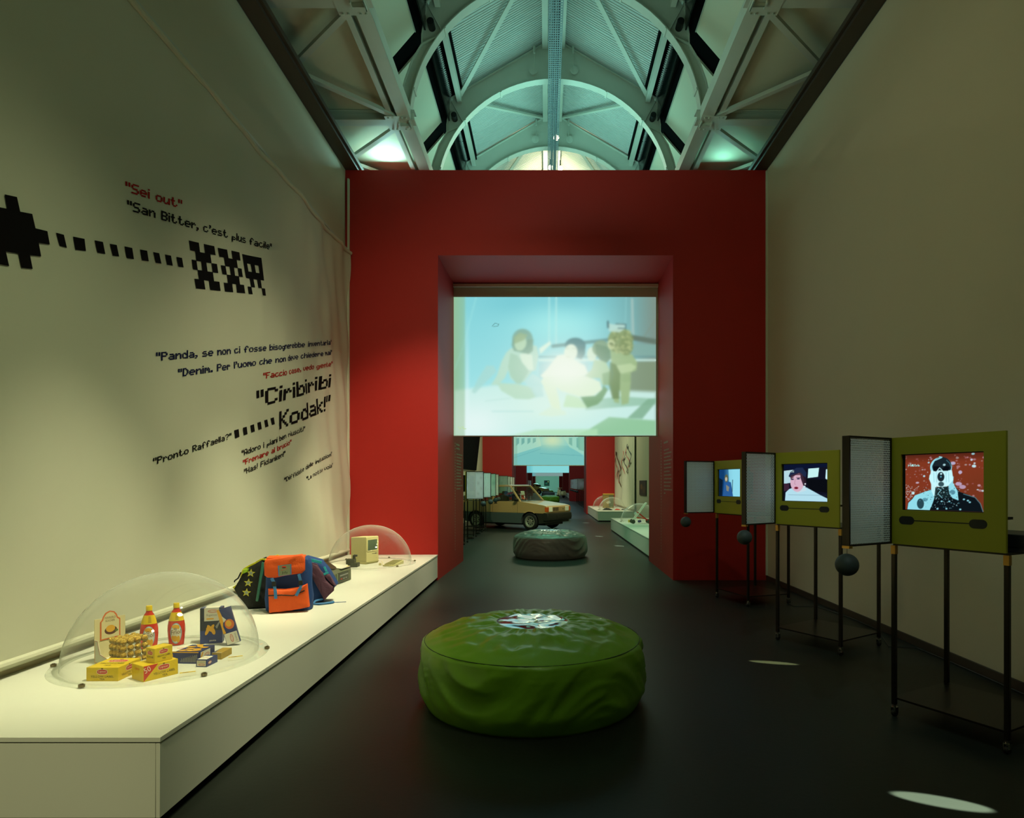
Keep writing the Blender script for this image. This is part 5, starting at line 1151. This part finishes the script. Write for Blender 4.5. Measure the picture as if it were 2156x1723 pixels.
# cable along the right skirting
pts = [on_plane(1660, 1270, .006), on_plane(1672, 1277, .006), on_plane(1720, 1277, .006), on_plane(1800, 1302, .006), on_plane(1850, 1326, .006), on_plane(1872, 1362, .006), on_plane(1930, 1364, .006), on_plane(2000, 1393, .006), on_plane(2120, 1446, .006), on_plane(2156, 1462, .006)]
pts = [Vector((min(p.x, WR - .035), p.y, p.z)) for p in pts]
tag(MB().tube(pts, .005, 6).build('power_cable', mat('cable_grey', (60, 58, 52), .5)), 'thin grey power cable trailing along the dark skirting behind the television stands', 'cable')
# rooms beyond: stands with their mesh wings towards us
def far_stand(src, loc, rz, label, group):
    o = dup(src, loc, rz, label); o['group'] = group; return o
GL = 'television stands of the second room'
for i, (dx, y, lab) in enumerate(((0, 15.1, 'television stand with a large bright mesh wing, first beyond the portal edge'), (.03, 16.75, 'television stand with mesh wing, second beyond the portal edge'), (.03, 18.35, 'television stand with mesh wing, third beyond the portal edge'),
                                  (.02, 19.62, 'television stand with mesh wing, fourth, touching the tan car in view'))):
    far_stand(T3 if i % 2 else T2, (-2.29 + dx, y + .34, 0), PI / 2, lab, GL)
for i, y in enumerate((23.7, 25.5, 27.2, 28.9)):
    far_stand(T3 if i % 2 else T2, (-2.24, y + .34, 0), PI / 2, ('television stand behind the tan car, first of the back four', 'television stand behind the tan car, second of the back four', 'television stand behind the tan car, third of the back four', 'television stand behind the tan car, last before the second portal')[i], GL)
GF = 'television stands of the third room'
for i, y in enumerate((36.8, 38.7, 40.6, 42.6, 44.7, 47.0)):
    far_stand(T2, (2.60, y - .34, 0), -PI / 2, ('first', 'second', 'third', 'fourth', 'fifth', 'last')[i] + ' of the distant television stands opposite the far poufs', GF)
for i, y in enumerate((56.0, 59.0, 62.0)):
    far_stand(T2, (-2.25, y, 0), PI / 2, ('first', 'second', 'third')[i] + ' tiny television stand above the bonnet of the tan car', 'television stands of the fourth room')
# black curtain on the left wall of the second room
tag(MB().prism([(17.5, 2.0), (27.2, 2.06), (28.7, 3.65), (28.7, 6.0), (17.5, 6.0)], lambda u, v, w: (w, u, v), WL + .01, WL + .06).build('black_cloth', mat('matt_black_cloth', (8, 9, 9), 1.0, spec=0.05)), 'black slanted cloth hanging high on the wall above the mesh wings', 'cloth')
# wavy banner and picture on the right wall of the second room
t = thing('wave_banner', 'white cloth banner with red and black wave lines above the far plinths', 'banner', (WR - .07, 27, 0))
mb = MB(); n = 60; vs = [(.02 * math.sin(i * .9) + .012 * math.sin(i * 2.3), 23.6 - 27 + 6.7 * i / n, z) for i in range(n + 1) for z in (.5, 2.5, 5.0)]
mb.add(vs, [(i * 3 + j, (i + 1) * 3 + j, (i + 1) * 3 + j + 1, i * 3 + j + 1) for i in range(n) for j in range(2)]).build('cloth', m_fabric, t, smooth=180)
for k, (m, yy, z0, z1) in enumerate(((c_red, 29.7, 2.9, 1.75), (c_blk, 29.0, 3.0, 1.8), (c_red, 28.6, 2.7, 1.5), (c_blk, 28.2, 2.4, 1.35), (c_red, 27.2, 2.9, 1.9), (c_blk, 26.3, 2.8, 1.95), (c_red, 25.6, 3.0, 2.1), (c_blk, 25.0, 3.1, 2.2))):
    mb = MB(); w = .09 if m is c_red else .13; N = 30; vs = []
    for i in range(N + 1):
        f = i / N; y = yy - 27 + .55 * math.sin(f * 7 + k) * (1 - f * .3) - .5 * f; z = z0 + (z1 - z0) * f; ww = w * (.5 + .5 * math.sin(f * 9 + k) ** 2)
        vs += [(-.045, y - ww, z), (-.045, y + ww, z)]
    mb.add(vs, [(2 * i, 2 * i + 1, 2 * i + 3, 2 * i + 2) for i in range(N)]).build('wave_stripe', m, t, smooth=0)
t = thing('wall_picture', 'dark brown picture on the cream wall beside the wave banner', 'picture', (WR, 21.9, 1.34))
MB().span((-.03, -.75, -.26), (0, .75, .26)).build('panel', mat('picture_dark', (44, 34, 14), .5), t, smooth=0); mb = MB(); f = Face(mb, (-.031, -.75, -.26), (0, 1, 0), (0, 0, 1), Vector((-1, 0, 0))); f.ell(.5, .2, .3, .12, M_('pic_ochre', (84, 62, 20))).ell(1.0, .3, .25, .1, M_('pic_ochre')if False else c_brn); mb.build('image', None, t, smooth=0)
t = thing('wall_picture', 'small square dark picture on the turquoise end wall', 'picture', (.10, YE, 1.5))
MB().span((-.46, -.04, -.45), (.46, 0, .50)).build('frame', m_black, t, smooth=0); mb = MB(); f = Face(mb, (-.46, -.041, -.45), (1, 0, 0), (0, 0, 1), Vector((0, -1, 0))); f.rect(.05, .05, .87, .45, M_('pic_green', (14, 60, 44))).ell(.40, .45, .2, .15, M_('pic_teal', (30, 110, 96))).ell(.70, .72, .11, .12, M_('pic_cream', (226, 206, 130))); mb.build('image', None, t, smooth=0)
# ------------------------------------------------------------------ things under the further domes
PA = 'items under the domes of the second room'
t = thing('toy_pushchair', 'white and red tube toy pushchair with round wheels on the plinth', 'toy', (2.46, 16.9, PZ + .004), 0)
MB().tube([(-.10, 0, .07), (.22, 0, .50), (.27, 0, .56)], .014, 8).tube([(-.10, .22, .07), (.22, .22, .50), (.27, .22, .56)], .014, 8).tube([(.27, 0, .56), (.27, .22, .56)], .014, 8).build('push_frame', c_wht, t)
MB().tube([(.02, 0, .32), (.34, 0, .06)], .012, 8).tube([(.02, .22, .32), (.34, .22, .06)], .012, 8).tube([(-.02, .0, .18), (.3, .0, .12)], .01, 8).build('cross_frame', c_red, t)
for x, y in ((-.10, -.02), (-.10, .24), (.34, -.02), (.34, .24)): MB().tube([(x, y - .015, .058), (x, y + .015, .058)], .058, 20).tube([(x, y - .018, .058), (x, y + .018, .058)], .02, 12).build('wheel', mat('wheel_grey', (70, 70, 56), .6), t)
MB().span((.02, .02, .14), (.22, .20, .16)).build('seat', c_org, t, bev=.005)
for k, (x, y, m, w, lab) in enumerate(((2.36, 17.55, c_yel, .045, 'little yellow toy brick under the dome beyond the portal'), (2.50, 18.0, c_red, .04, 'little red toy brick under the dome beyond the portal'), (2.64, 17.6, c_blu, .035, 'little blue toy brick under the dome beyond the portal'), (2.9, 17.75, c_org, .05, 'little orange toy brick under the dome beyond the portal'))):
    tt = thing('toy_brick', lab, 'toy', (x, y, PZ + .001), .3 * k, PA); MB().span((-w, -w, 0), (w, w, w * 1.4)).build('block', m, tt, bev=.003); mb = MB()
    for a in (-1, 1):
        for b in (-1, 1): mb.tube([(a * w * .5, b * w * .5, w * 1.4), (a * w * .5, b * w * .5, w * 1.7)], w * .3, 10)
    mb.build('studs', m, tt)
def cloth_heap(name, lab, loc, m, r):
    mb = MB(); n, k = 28, 9; vs = [(0, 0, r * .42)]
    for j in range(1, k):
        for i in range(n):
            a = 2 * PI * i / n; q = j / (k - 1); rr = r * q * (1 + .18 * noise.noise(Vector((math.cos(a) * 2, math.sin(a) * 2, loc[0])))); z = r * .42 * (1 - q ** 2) * (1 + .5 * noise.noise(Vector((math.cos(a) * rr * 20, math.sin(a) * rr * 20, 1)))) 
            vs.append((rr * math.cos(a), rr * math.sin(a) * .7, max(.004, z)))
    fs = [(0, 1 + i, 1 + (i + 1) % n) for i in range(n)] + [(1 + (j - 1) * n + i, 1 + j * n + i, 1 + j * n + (i + 1) % n, 1 + (j - 1) * n + (i + 1) % n) for j in range(1, k - 1) for i in range(n)] + [tuple(1 + (k - 2) * n + i for i in range(n))]
    o = mb.add(vs, fs).build(name, m, None, smooth=180, loc=loc); tag(o, lab, 'clothing', PA)
cloth_heap('folded_garment', 'black crumpled garment under the middle far dome', (2.52, 25.62, PZ + .001), b_blk, .20)
cloth_heap('folded_garment', 'red crumpled garment beside the black one under the middle far dome', (2.93, 25.60, PZ + .001), mat('garment_red', (226, 60, 30), .7), .13)
cloth_heap('folded_garment', 'smaller black garment beside the red one under the middle far dome', (3.17, 25.72, PZ + .001), b_blk, .085)
t = thing('wooden_cabinet', 'tall tan box cabinet standing behind the middle far dome', 'box', (2.78, 27.9, PZ)); MB().span((-.24, -.15, 0), (.24, .15, .62)).build('case', mat('cabinet_tan', (150, 124, 70), .6), t, bev=.006); MB().span((-.24, -.17, .60), (.25, .16, .64)).build('top', mat('cabinet_top', (206, 160, 60), .5), t); MB().span((.02, -.156, .05), (.22, -.150, .56)).build('dark_door', m_ol, t)
tt = thing('orange_book', 'small orange booklet lying under the dome next to the second portal', 'book', (2.55, 29.0, PZ + .001), .2, PA); MB().span((-.12, -.09, 0), (.12, .09, .012)).build('cover', c_org, tt); MB().span((-.115, -.085, .012), (.115, .085, .022)).build('pages', c_wht, tt)
# ------------------------------------------------------------------ tan hatchback
p_tan = mat('car_paint_tan', (184, 150, 96), .28, coat=.5, spec=.6); p_clad = mat('car_cladding_grey', (72, 84, 84), .38); p_bump = mat('car_bumper', (36, 34, 26), .5); p_rub = mat('tyre_rubber', (16, 16, 15), .7)
p_rim = mat('wheel_rim', (186, 184, 168), .3, metal=.7); p_hl = mat('headlamp_glass', (250, 248, 220), .25); p_am = mat('indicator_amber', (206, 84, 14), .3); p_seat = mat('seat_fabric', (46, 44, 40), .8)
car = thing('car', 'tan boxy small hatchback with grey lower cladding parked beyond the red portal', 'car', (-1.02, 20.95, 0), math.radians(-31.5))
XF, XR, RW = 1.03, -1.13, .33
def arch(cx, z0, r=RW, cz=.28, n=12):
    a0 = math.asin(min(1, max(-1, (z0 - cz) / r))); return [(cx + r * math.cos(t), cz + r * math.sin(t)) for t in [a0 + (PI - 2 * a0) * i / n for i in range(n + 1)]]
zs = .545
up = [(1.665, zs)] + [(p[0], p[1]) for p in arch(XF, zs)] + [(p[0], p[1]) for p in arch(XR, zs)] + [(-1.66, zs), (-1.69, .62), (-1.66, .905), (.58, .925), (.70, .915), (1.50, .815), (1.64, .785), (1.675, .75)]
MB().prism(up, lambda u, v, w: (u, w, v), -.735, .735).build('upper_body', p_tan, car, bev=.018, smooth=30)
lo = [(1.66, .30), (1.66, zs), ] + arch(XF, zs)[:1] + [(XF + RW, .30)]
mb = MB()
mb.prism([(1.64, .33), (1.64, zs)] + arch(XF, .33)[:5] + [(XF + RW * .98, .33)][0:0], lambda u, v, w: (u, w, v), -.72, .72) if False else None
def clad(x0, x1, a0, a1):
    """lower cladding between two x with arch edges"""
    pts = []
    if a1 is not None:   # right edge follows the rear side of the front arch
        pts += [(a1 - math.sqrt(max(0, RW ** 2 - (z - .28) ** 2)), z) for z in [.21 + (zs - .21) * i / 8 for i in range(9)]]
    else: pts += [(x1, .24), (x1, zs)]
    if a0 is not None: pts += [(a0 + math.sqrt(max(0, RW ** 2 - (z - .28) ** 2)), z) for z in [zs - (zs - .21) * i / 8 for i in range(9)]]
    else: pts += [(x0, zs), (x0, .24)]
    return MB().prism(pts, lambda u, v, w: (u, w, v), -.742, .742)
clad(0, 0, XR, XF).build('side_cladding', p_clad, car, bev=.01, smooth=30)
clad(0, 1.62, XF, None).build('side_cladding', p_bump, car, bev=.01, smooth=30); clad(-1.62, 0, None, XR).build('side_cladding', p_clad, car, bev=.01, smooth=30)
MB().prism([(1.55, .30), (1.72, .32), (1.735, .42), (1.72, .54), (1.66, .565), (1.55, .565)], lambda u, v, w: (u, w, v), -.76, .76).build('front_bumper', p_bump, car, bev=.02, smooth=30)
MB().prism([(-1.55, .30), (-1.72, .32), (-1.735, .42), (-1.72, .54), (-1.66, .565), (-1.55, .565)], lambda u, v, w: (u, w, v), -.76, .76).build('rear_bumper', p_bump, car, bev=.02, smooth=30)
MB().span((-1.5, -.55, .16), (1.5, .55, .30)).build('underbody', m_black, car)
for cx in (XF, XR):
    for s in (-1, 1):
        mb = MB(); n = 14; pts = arch(cx, zs, RW + .0)
        for a, b in zip(pts[:-1], pts[1:]): mb.beam((a[0], s * .74, a[1]), (b[0], s * .74, b[1]), .03, .035, up=(0, 1, 0))
        mb.build('wheel_arch', p_tan, car, bev=.006)
        w = MB().lathe([(.19, -.075), (.255, -.08), (.278, -.06), (.282, 0), (.278, .06), (.255, .08), (.19, .075)], 32, cap=False); w.v = [(x, z, y) for x, y, z in w.v]
        o = w.build('tyre', p_rub, car, smooth=50); o.location = (cx, s * .66, .282)
        w = MB().lathe([(.0001, .045), (.05, .05), (.06, .03), (.13, .035), (.15, .065), (.185, .072), (.195, .06), (.195, -.06)], 32, cap=False)
        w.v = [(x, s * z, y) for x, y, z in w.v]; rim = w.build('rim', p_rim, o, smooth=40)
        mb = MB()
        for k in range(8):
            a = 2 * PI * k / 8; mb.tube([(.10 * math.cos(a), s * .040, .10 * math.sin(a)), (.10 * math.cos(a), s * .030, .10 * math.sin(a))], .022, 8)
        mb.build('rim_hole', m_black, o)
# greenhouse
def pil(a, b, w=.06, h=.045): return MB().beam(a, b, h, w, up=(1, 0, 0))
roofz = 1.41
MB().prism([(-1.50, roofz), (-1.46, roofz + .035), (.10, roofz + .042), (.20, roofz + .004), (.20, roofz - .01), (-1.50, roofz - .02)], lambda u, v, w: (u, w, v), -.60, .60).build('roof', p_tan, car, bev=.015, smooth=30)
for s in (-1, 1):
    MB().beam((.66, s * .705, .90), (.18, s * .595, roofz + .01), .05, .07, up=(0, 1, 0)).build('windscreen_pillar', p_tan, car, bev=.01)
    MB().beam((-.42, s * .715, .90), (-.44, s * .60, roofz), .04, .07, up=(1, 0, 0)).build('door_pillar', p_tan, car, bev=.006)
    MB().beam((-1.60, s * .705, .90), (-1.46, s * .595, roofz), .05, .16, up=(0, 1, 0)).build('rear_pillar', p_tan, car, bev=.01)
    MB().beam((-1.46, s * .60, roofz - .005), (.18, s * .60, roofz - .005), .05, .05).build('roof_rail', p_tan, car, bev=.01)
    MB().add([(.60, s * .712, .925), (-.40, s * .716, .925), (-.42, s * .61, roofz - .02), (.16, s * .605, roofz - .02)], [(0, 1, 2, 3)]).build('door_window', pane_mat(), car, smooth=0)
    MB().add([(-.46, s * .716, .925), (-1.55, s * .712, .925), (-1.44, s * .605, roofz - .02), (-.46, s * .61, roofz - .02)], [(0, 1, 2, 3)]).build('rear_side_window', pane_mat(), car, smooth=0)
    MB().beam((.60, s * .722, .93), (-1.55, s * .722, .925), .014, .022).build('window_trim', m_black, car)
    MB().span((.50, s * .73, .93), (.60, s * .86, 1.0)).build('wing_mirror', m_black, car, bev=.012) if s < 0 else None
    MB().span((-.36, s * .735, .84), (-.24, s * .752, .865)).build('door_handle', m_black, car, bev=.004)
    MB().span((.555, s * .736, .33), (.562, s * .7375, .91)).span((-.435, s * .736, .33), (-.428, s * .7375, .91)).build('door_gap', m_black, car)
MB().add([(.665, -.67, .915), (.665, .67, .915), (.20, .57, roofz), (.20, -.57, roofz)], [(0, 1, 2, 3)]).build('windscreen', pane_mat(), car, smooth=0)
MB().add([(-1.60, -.67, .915), (-1.60, .67, .915), (-1.47, .57, roofz), (-1.47, -.57, roofz)], [(0, 1, 2, 3)]).build('rear_window', pane_mat(), car, smooth=0)
MB().beam((.66, -.69, .915), (.66, .69, .915), .05, .02).build('scuttle', m_black, car)
MB().tube([(.70, -.35, .925), (.62, -.05, .955), (.50, .15, 1.08)], .008, 6).tube([(.60, -.12, .965), (.56, .35, 1.00)], .010, 6).build('wiper', m_black, car)
for s in (-1, 1):
    MB().span((-.28, s * .34 - .20, .86), (-.16, s * .34 + .20, 1.12)).build('seat_back', p_seat, car, bev=.03); MB().span((-.26, s * .34 - .12, 1.13), (-.18, s * .34 + .12, 1.24)).build('head_rest', p_seat, car, bev=.03)
    MB().span((1.668, s * .52 - .105, .60), (1.690, s * .52 + .105, .745)).build('headlamp', p_hl, car, bev=.004)
    MB().span((1.60, s * .690 - .055, .60), (1.688, s * .690 + .052, .745)).build('indicator', p_am, car, bev=.004)
MB().tube([(.26 + .06 * math.cos(a), .34 + .17 * math.cos(a + 0), 1.0 + .15 * math.sin(a)) if False else (.28 + .05 * math.sin(a), .34 + .17 * math.cos(a), .99 + .15 * math.sin(a)) for a in [2 * PI * i / 20 for i in range(21)]], .012, 6, cap=False).build('steering_wheel', m_black, car)
MB().span((1.670, -.40, .595), (1.684, .40, .75)).build('front_panel', p_tan, car, bev=.003)
mb = MB()
for k in range(9): mb.span((1.683, -.385 + .040 * k, .615), (1.687, -.360 + .040 * k, .73))
mb.build('grille_slot', p_bump, car, smooth=0)
mb = MB()
for k in range(5): mb.box((1.6855, .22 + .018 * k, .67), (.004, .012, .028), Matrix.Rotation(.25, 3, 'X'))
mb.build('badge', m_chrome, car, smooth=0)
MB().span((1.735, -.22, .39), (1.742, .22, .48)).build('number_plate', p_bump, car)
# ------------------------------------------------------------------ far vehicles
m_old = mat('old_car_paint', (140, 122, 60), .3, coat=.4)
t = thing('car', 'old round-roofed ochre car far down the hall, above the tan car roof', 'car', (-1.55, 87.5, 0), math.radians(-38))
body = [(-1.9, .35), (-1.95, .6), (-1.8, .85), (-1.4, 1.0), (-1.1, 1.32), (-.6, 1.48), (.0, 1.48), (.42, 1.32), (.68, 1.0), (1.5, .92), (1.9, .75), (1.98, .5), (1.9, .35)]
mb = MB(); sec = [(-.72, .72), (-.60, .97), (-.40, 1.0), (.40, 1.0), (.60, .97), (.72, .72)]
vs = []; 
for y, k in sec: vs += [(x, y, .35 + (z - .35) * k) for x, z in body]
n = len(body); mb.add(vs, [(j * n + i, j * n + (i + 1) % n, (j + 1) * n + (i + 1) % n, (j + 1) * n + i) for j in range(len(sec) - 1) for i in range(n)] + [tuple(range(n)), tuple((len(sec) - 1) * n + i for i in range(n))]).build('body', m_old, t, smooth=40)
for s in (-1, 1):
    MB().prism([(-.95, 1.02), (-.85, 1.28), (-.55, 1.38), (-.05, 1.38), (.30, 1.26), (.52, 1.0)], lambda u, v, w: (u, w, v), s * .60, s * .715).build('side_window', m_night, t)
    for x in (-1.25, 1.3):
        w = MB().tube([(x, s * .62, .33), (x, s * .80, .33)], .33, 24).build('tyre', p_rub, t); MB().tube([(x, s * .79, .33), (x, s * .81, .33)], .17, 20).build('hub_cap', m_chrome, w)
        MB().tube([(x + .42 * math.cos(a), s * .74, .38 + .40 * math.sin(a)) for a in [PI * i / 10 for i in range(11)]], .07, 8).build('fender', m_old, t)
    MB().ball((1.88, s * .58, .72), .11, 14).build('headlamp', m_chrome, t, smooth=180)
MB().span((1.93, -.75, .38), (2.03, .75, .52)).build('front_bumper', m_chrome, t, bev=.02); MB().span((.45, -.5, 1.02), (.60, .5, 1.30)).build('windscreen', m_night, t, bev=.02)
m_scoot = mat('scooter_cream', (206, 192, 140), .3, coat=.5)
t = thing('scooter', 'cream motor scooter parked far down the hall by a small plinth', 'scooter', (1.55, 64.0, 0), math.radians(240))
cushion([(-.75, .30), (-.80, .55), (-.55, .72), (-.15, .70), (-.05, .35), (-.2, .25)], .16, -.16).build('rear_body', m_scoot, t, smooth=60); MB().span((-.15, -.15, .24), (.45, .15, .28)).build('footboard', m_scoot, t, bev=.01)
MB().box((.52, 0, .55), (.05, .36, .62), Matrix.Rotation(-.2, 3, 'Y')).build('leg_shield', m_scoot, t, bev=.02); MB().tube([(.60, 0, .35), (.46, 0, .98)], .035, 10).build('steering_column', m_scoot, t); MB().tube([(.44, -.30, 1.02), (.46, 0, .99), (.44, .30, 1.02)], .02, 8).ball((.50, 0, 1.0), .09, 12).build('handlebar', m_scoot, t, smooth=60)
MB().span((-.70, -.14, .70), (-.10, .14, .80)).build('seat', m_black, t, bev=.03)
for x in (-.5, .68): MB().tube([(x, -.05, .21), (x, .05, .21)], .21, 20).build('wheel', p_rub, t)
cushion([(.48, .28), (.55, .45), (.78, .47), (.90, .32), (.80, .30)], .07, -.07).build('front_mudguard', m_scoot, t, smooth=60)
m_orb = mat('motocross_orange', (232, 84, 24), .35)
t = thing('motorcycle', 'orange motocross motorcycle seen through the windscreen of the tan car', 'motorcycle', (-1.25, 27.3, 0), math.radians(-62))
for x in (-.62, .72):
    w = MB(); w.tube([(x + .29 * math.cos(a), 0, .33 + .29 * math.sin(a)) for a in [2 * PI * i / 24 for i in range(25)]], .045, 8, cap=False).build('tyre', p_rub, t)
    mb = MB()
    for k in range(10): mb.tube([(x, 0, .33), (x + .27 * math.cos(k * PI / 5), 0, .33 + .27 * math.sin(k * PI / 5))], .004, 5)
    mb.build('spokes', m_chrome, t)
for s in (-1, 1): MB().tube([(.72, s * .09, .33), (.44, s * .09, 1.05)], .025, 8).build('fork', m_chrome, t)
cushion([(.35, .92), (.95, .78), (1.05, .70), (.80, .74), (.40, .84)], .07, -.07).build('front_mudguard', m_orb, t, smooth=60)
cushion([(-.95, .98), (-.3, .90), (-.25, .80), (-.80, .85)], .09, -.09).build('rear_mudguard', m_orb, t, smooth=60); cushion([(-.05, .62), (.05, 1.0), (.35, 1.05), (.42, .72), (.2, .60)], .13, -.13).build('tank', m_orb, t, smooth=60)
MB().span((-.75, -.10, .92), (.10, .10, 1.0)).build('seat', m_black, t, bev=.02); MB().tube([(.30, -.40, 1.22), (.40, -.12, 1.12), (.40, .12, 1.12), (.30, .40, 1.22)], .014, 8).build('handlebar', m_black, t)
MB().box((.50, 0, 1.08), (.02, .18, .18), Matrix.Rotation(-.25, 3, 'Y')).build('number_board', c_wht, t, bev=.01); MB().span((-.2, -.16, .30), (.3, .16, .62)).build('engine', m_galv, t, bev=.03)
MB().tube([(-.62, -.1, .33), (-.1, -.1, .42), (.1, -.1, .7)], .025, 6).tube([(-.62, .1, .33), (-.1, .1, .42)], .025, 6).build('swing_arm', m_galv, t)
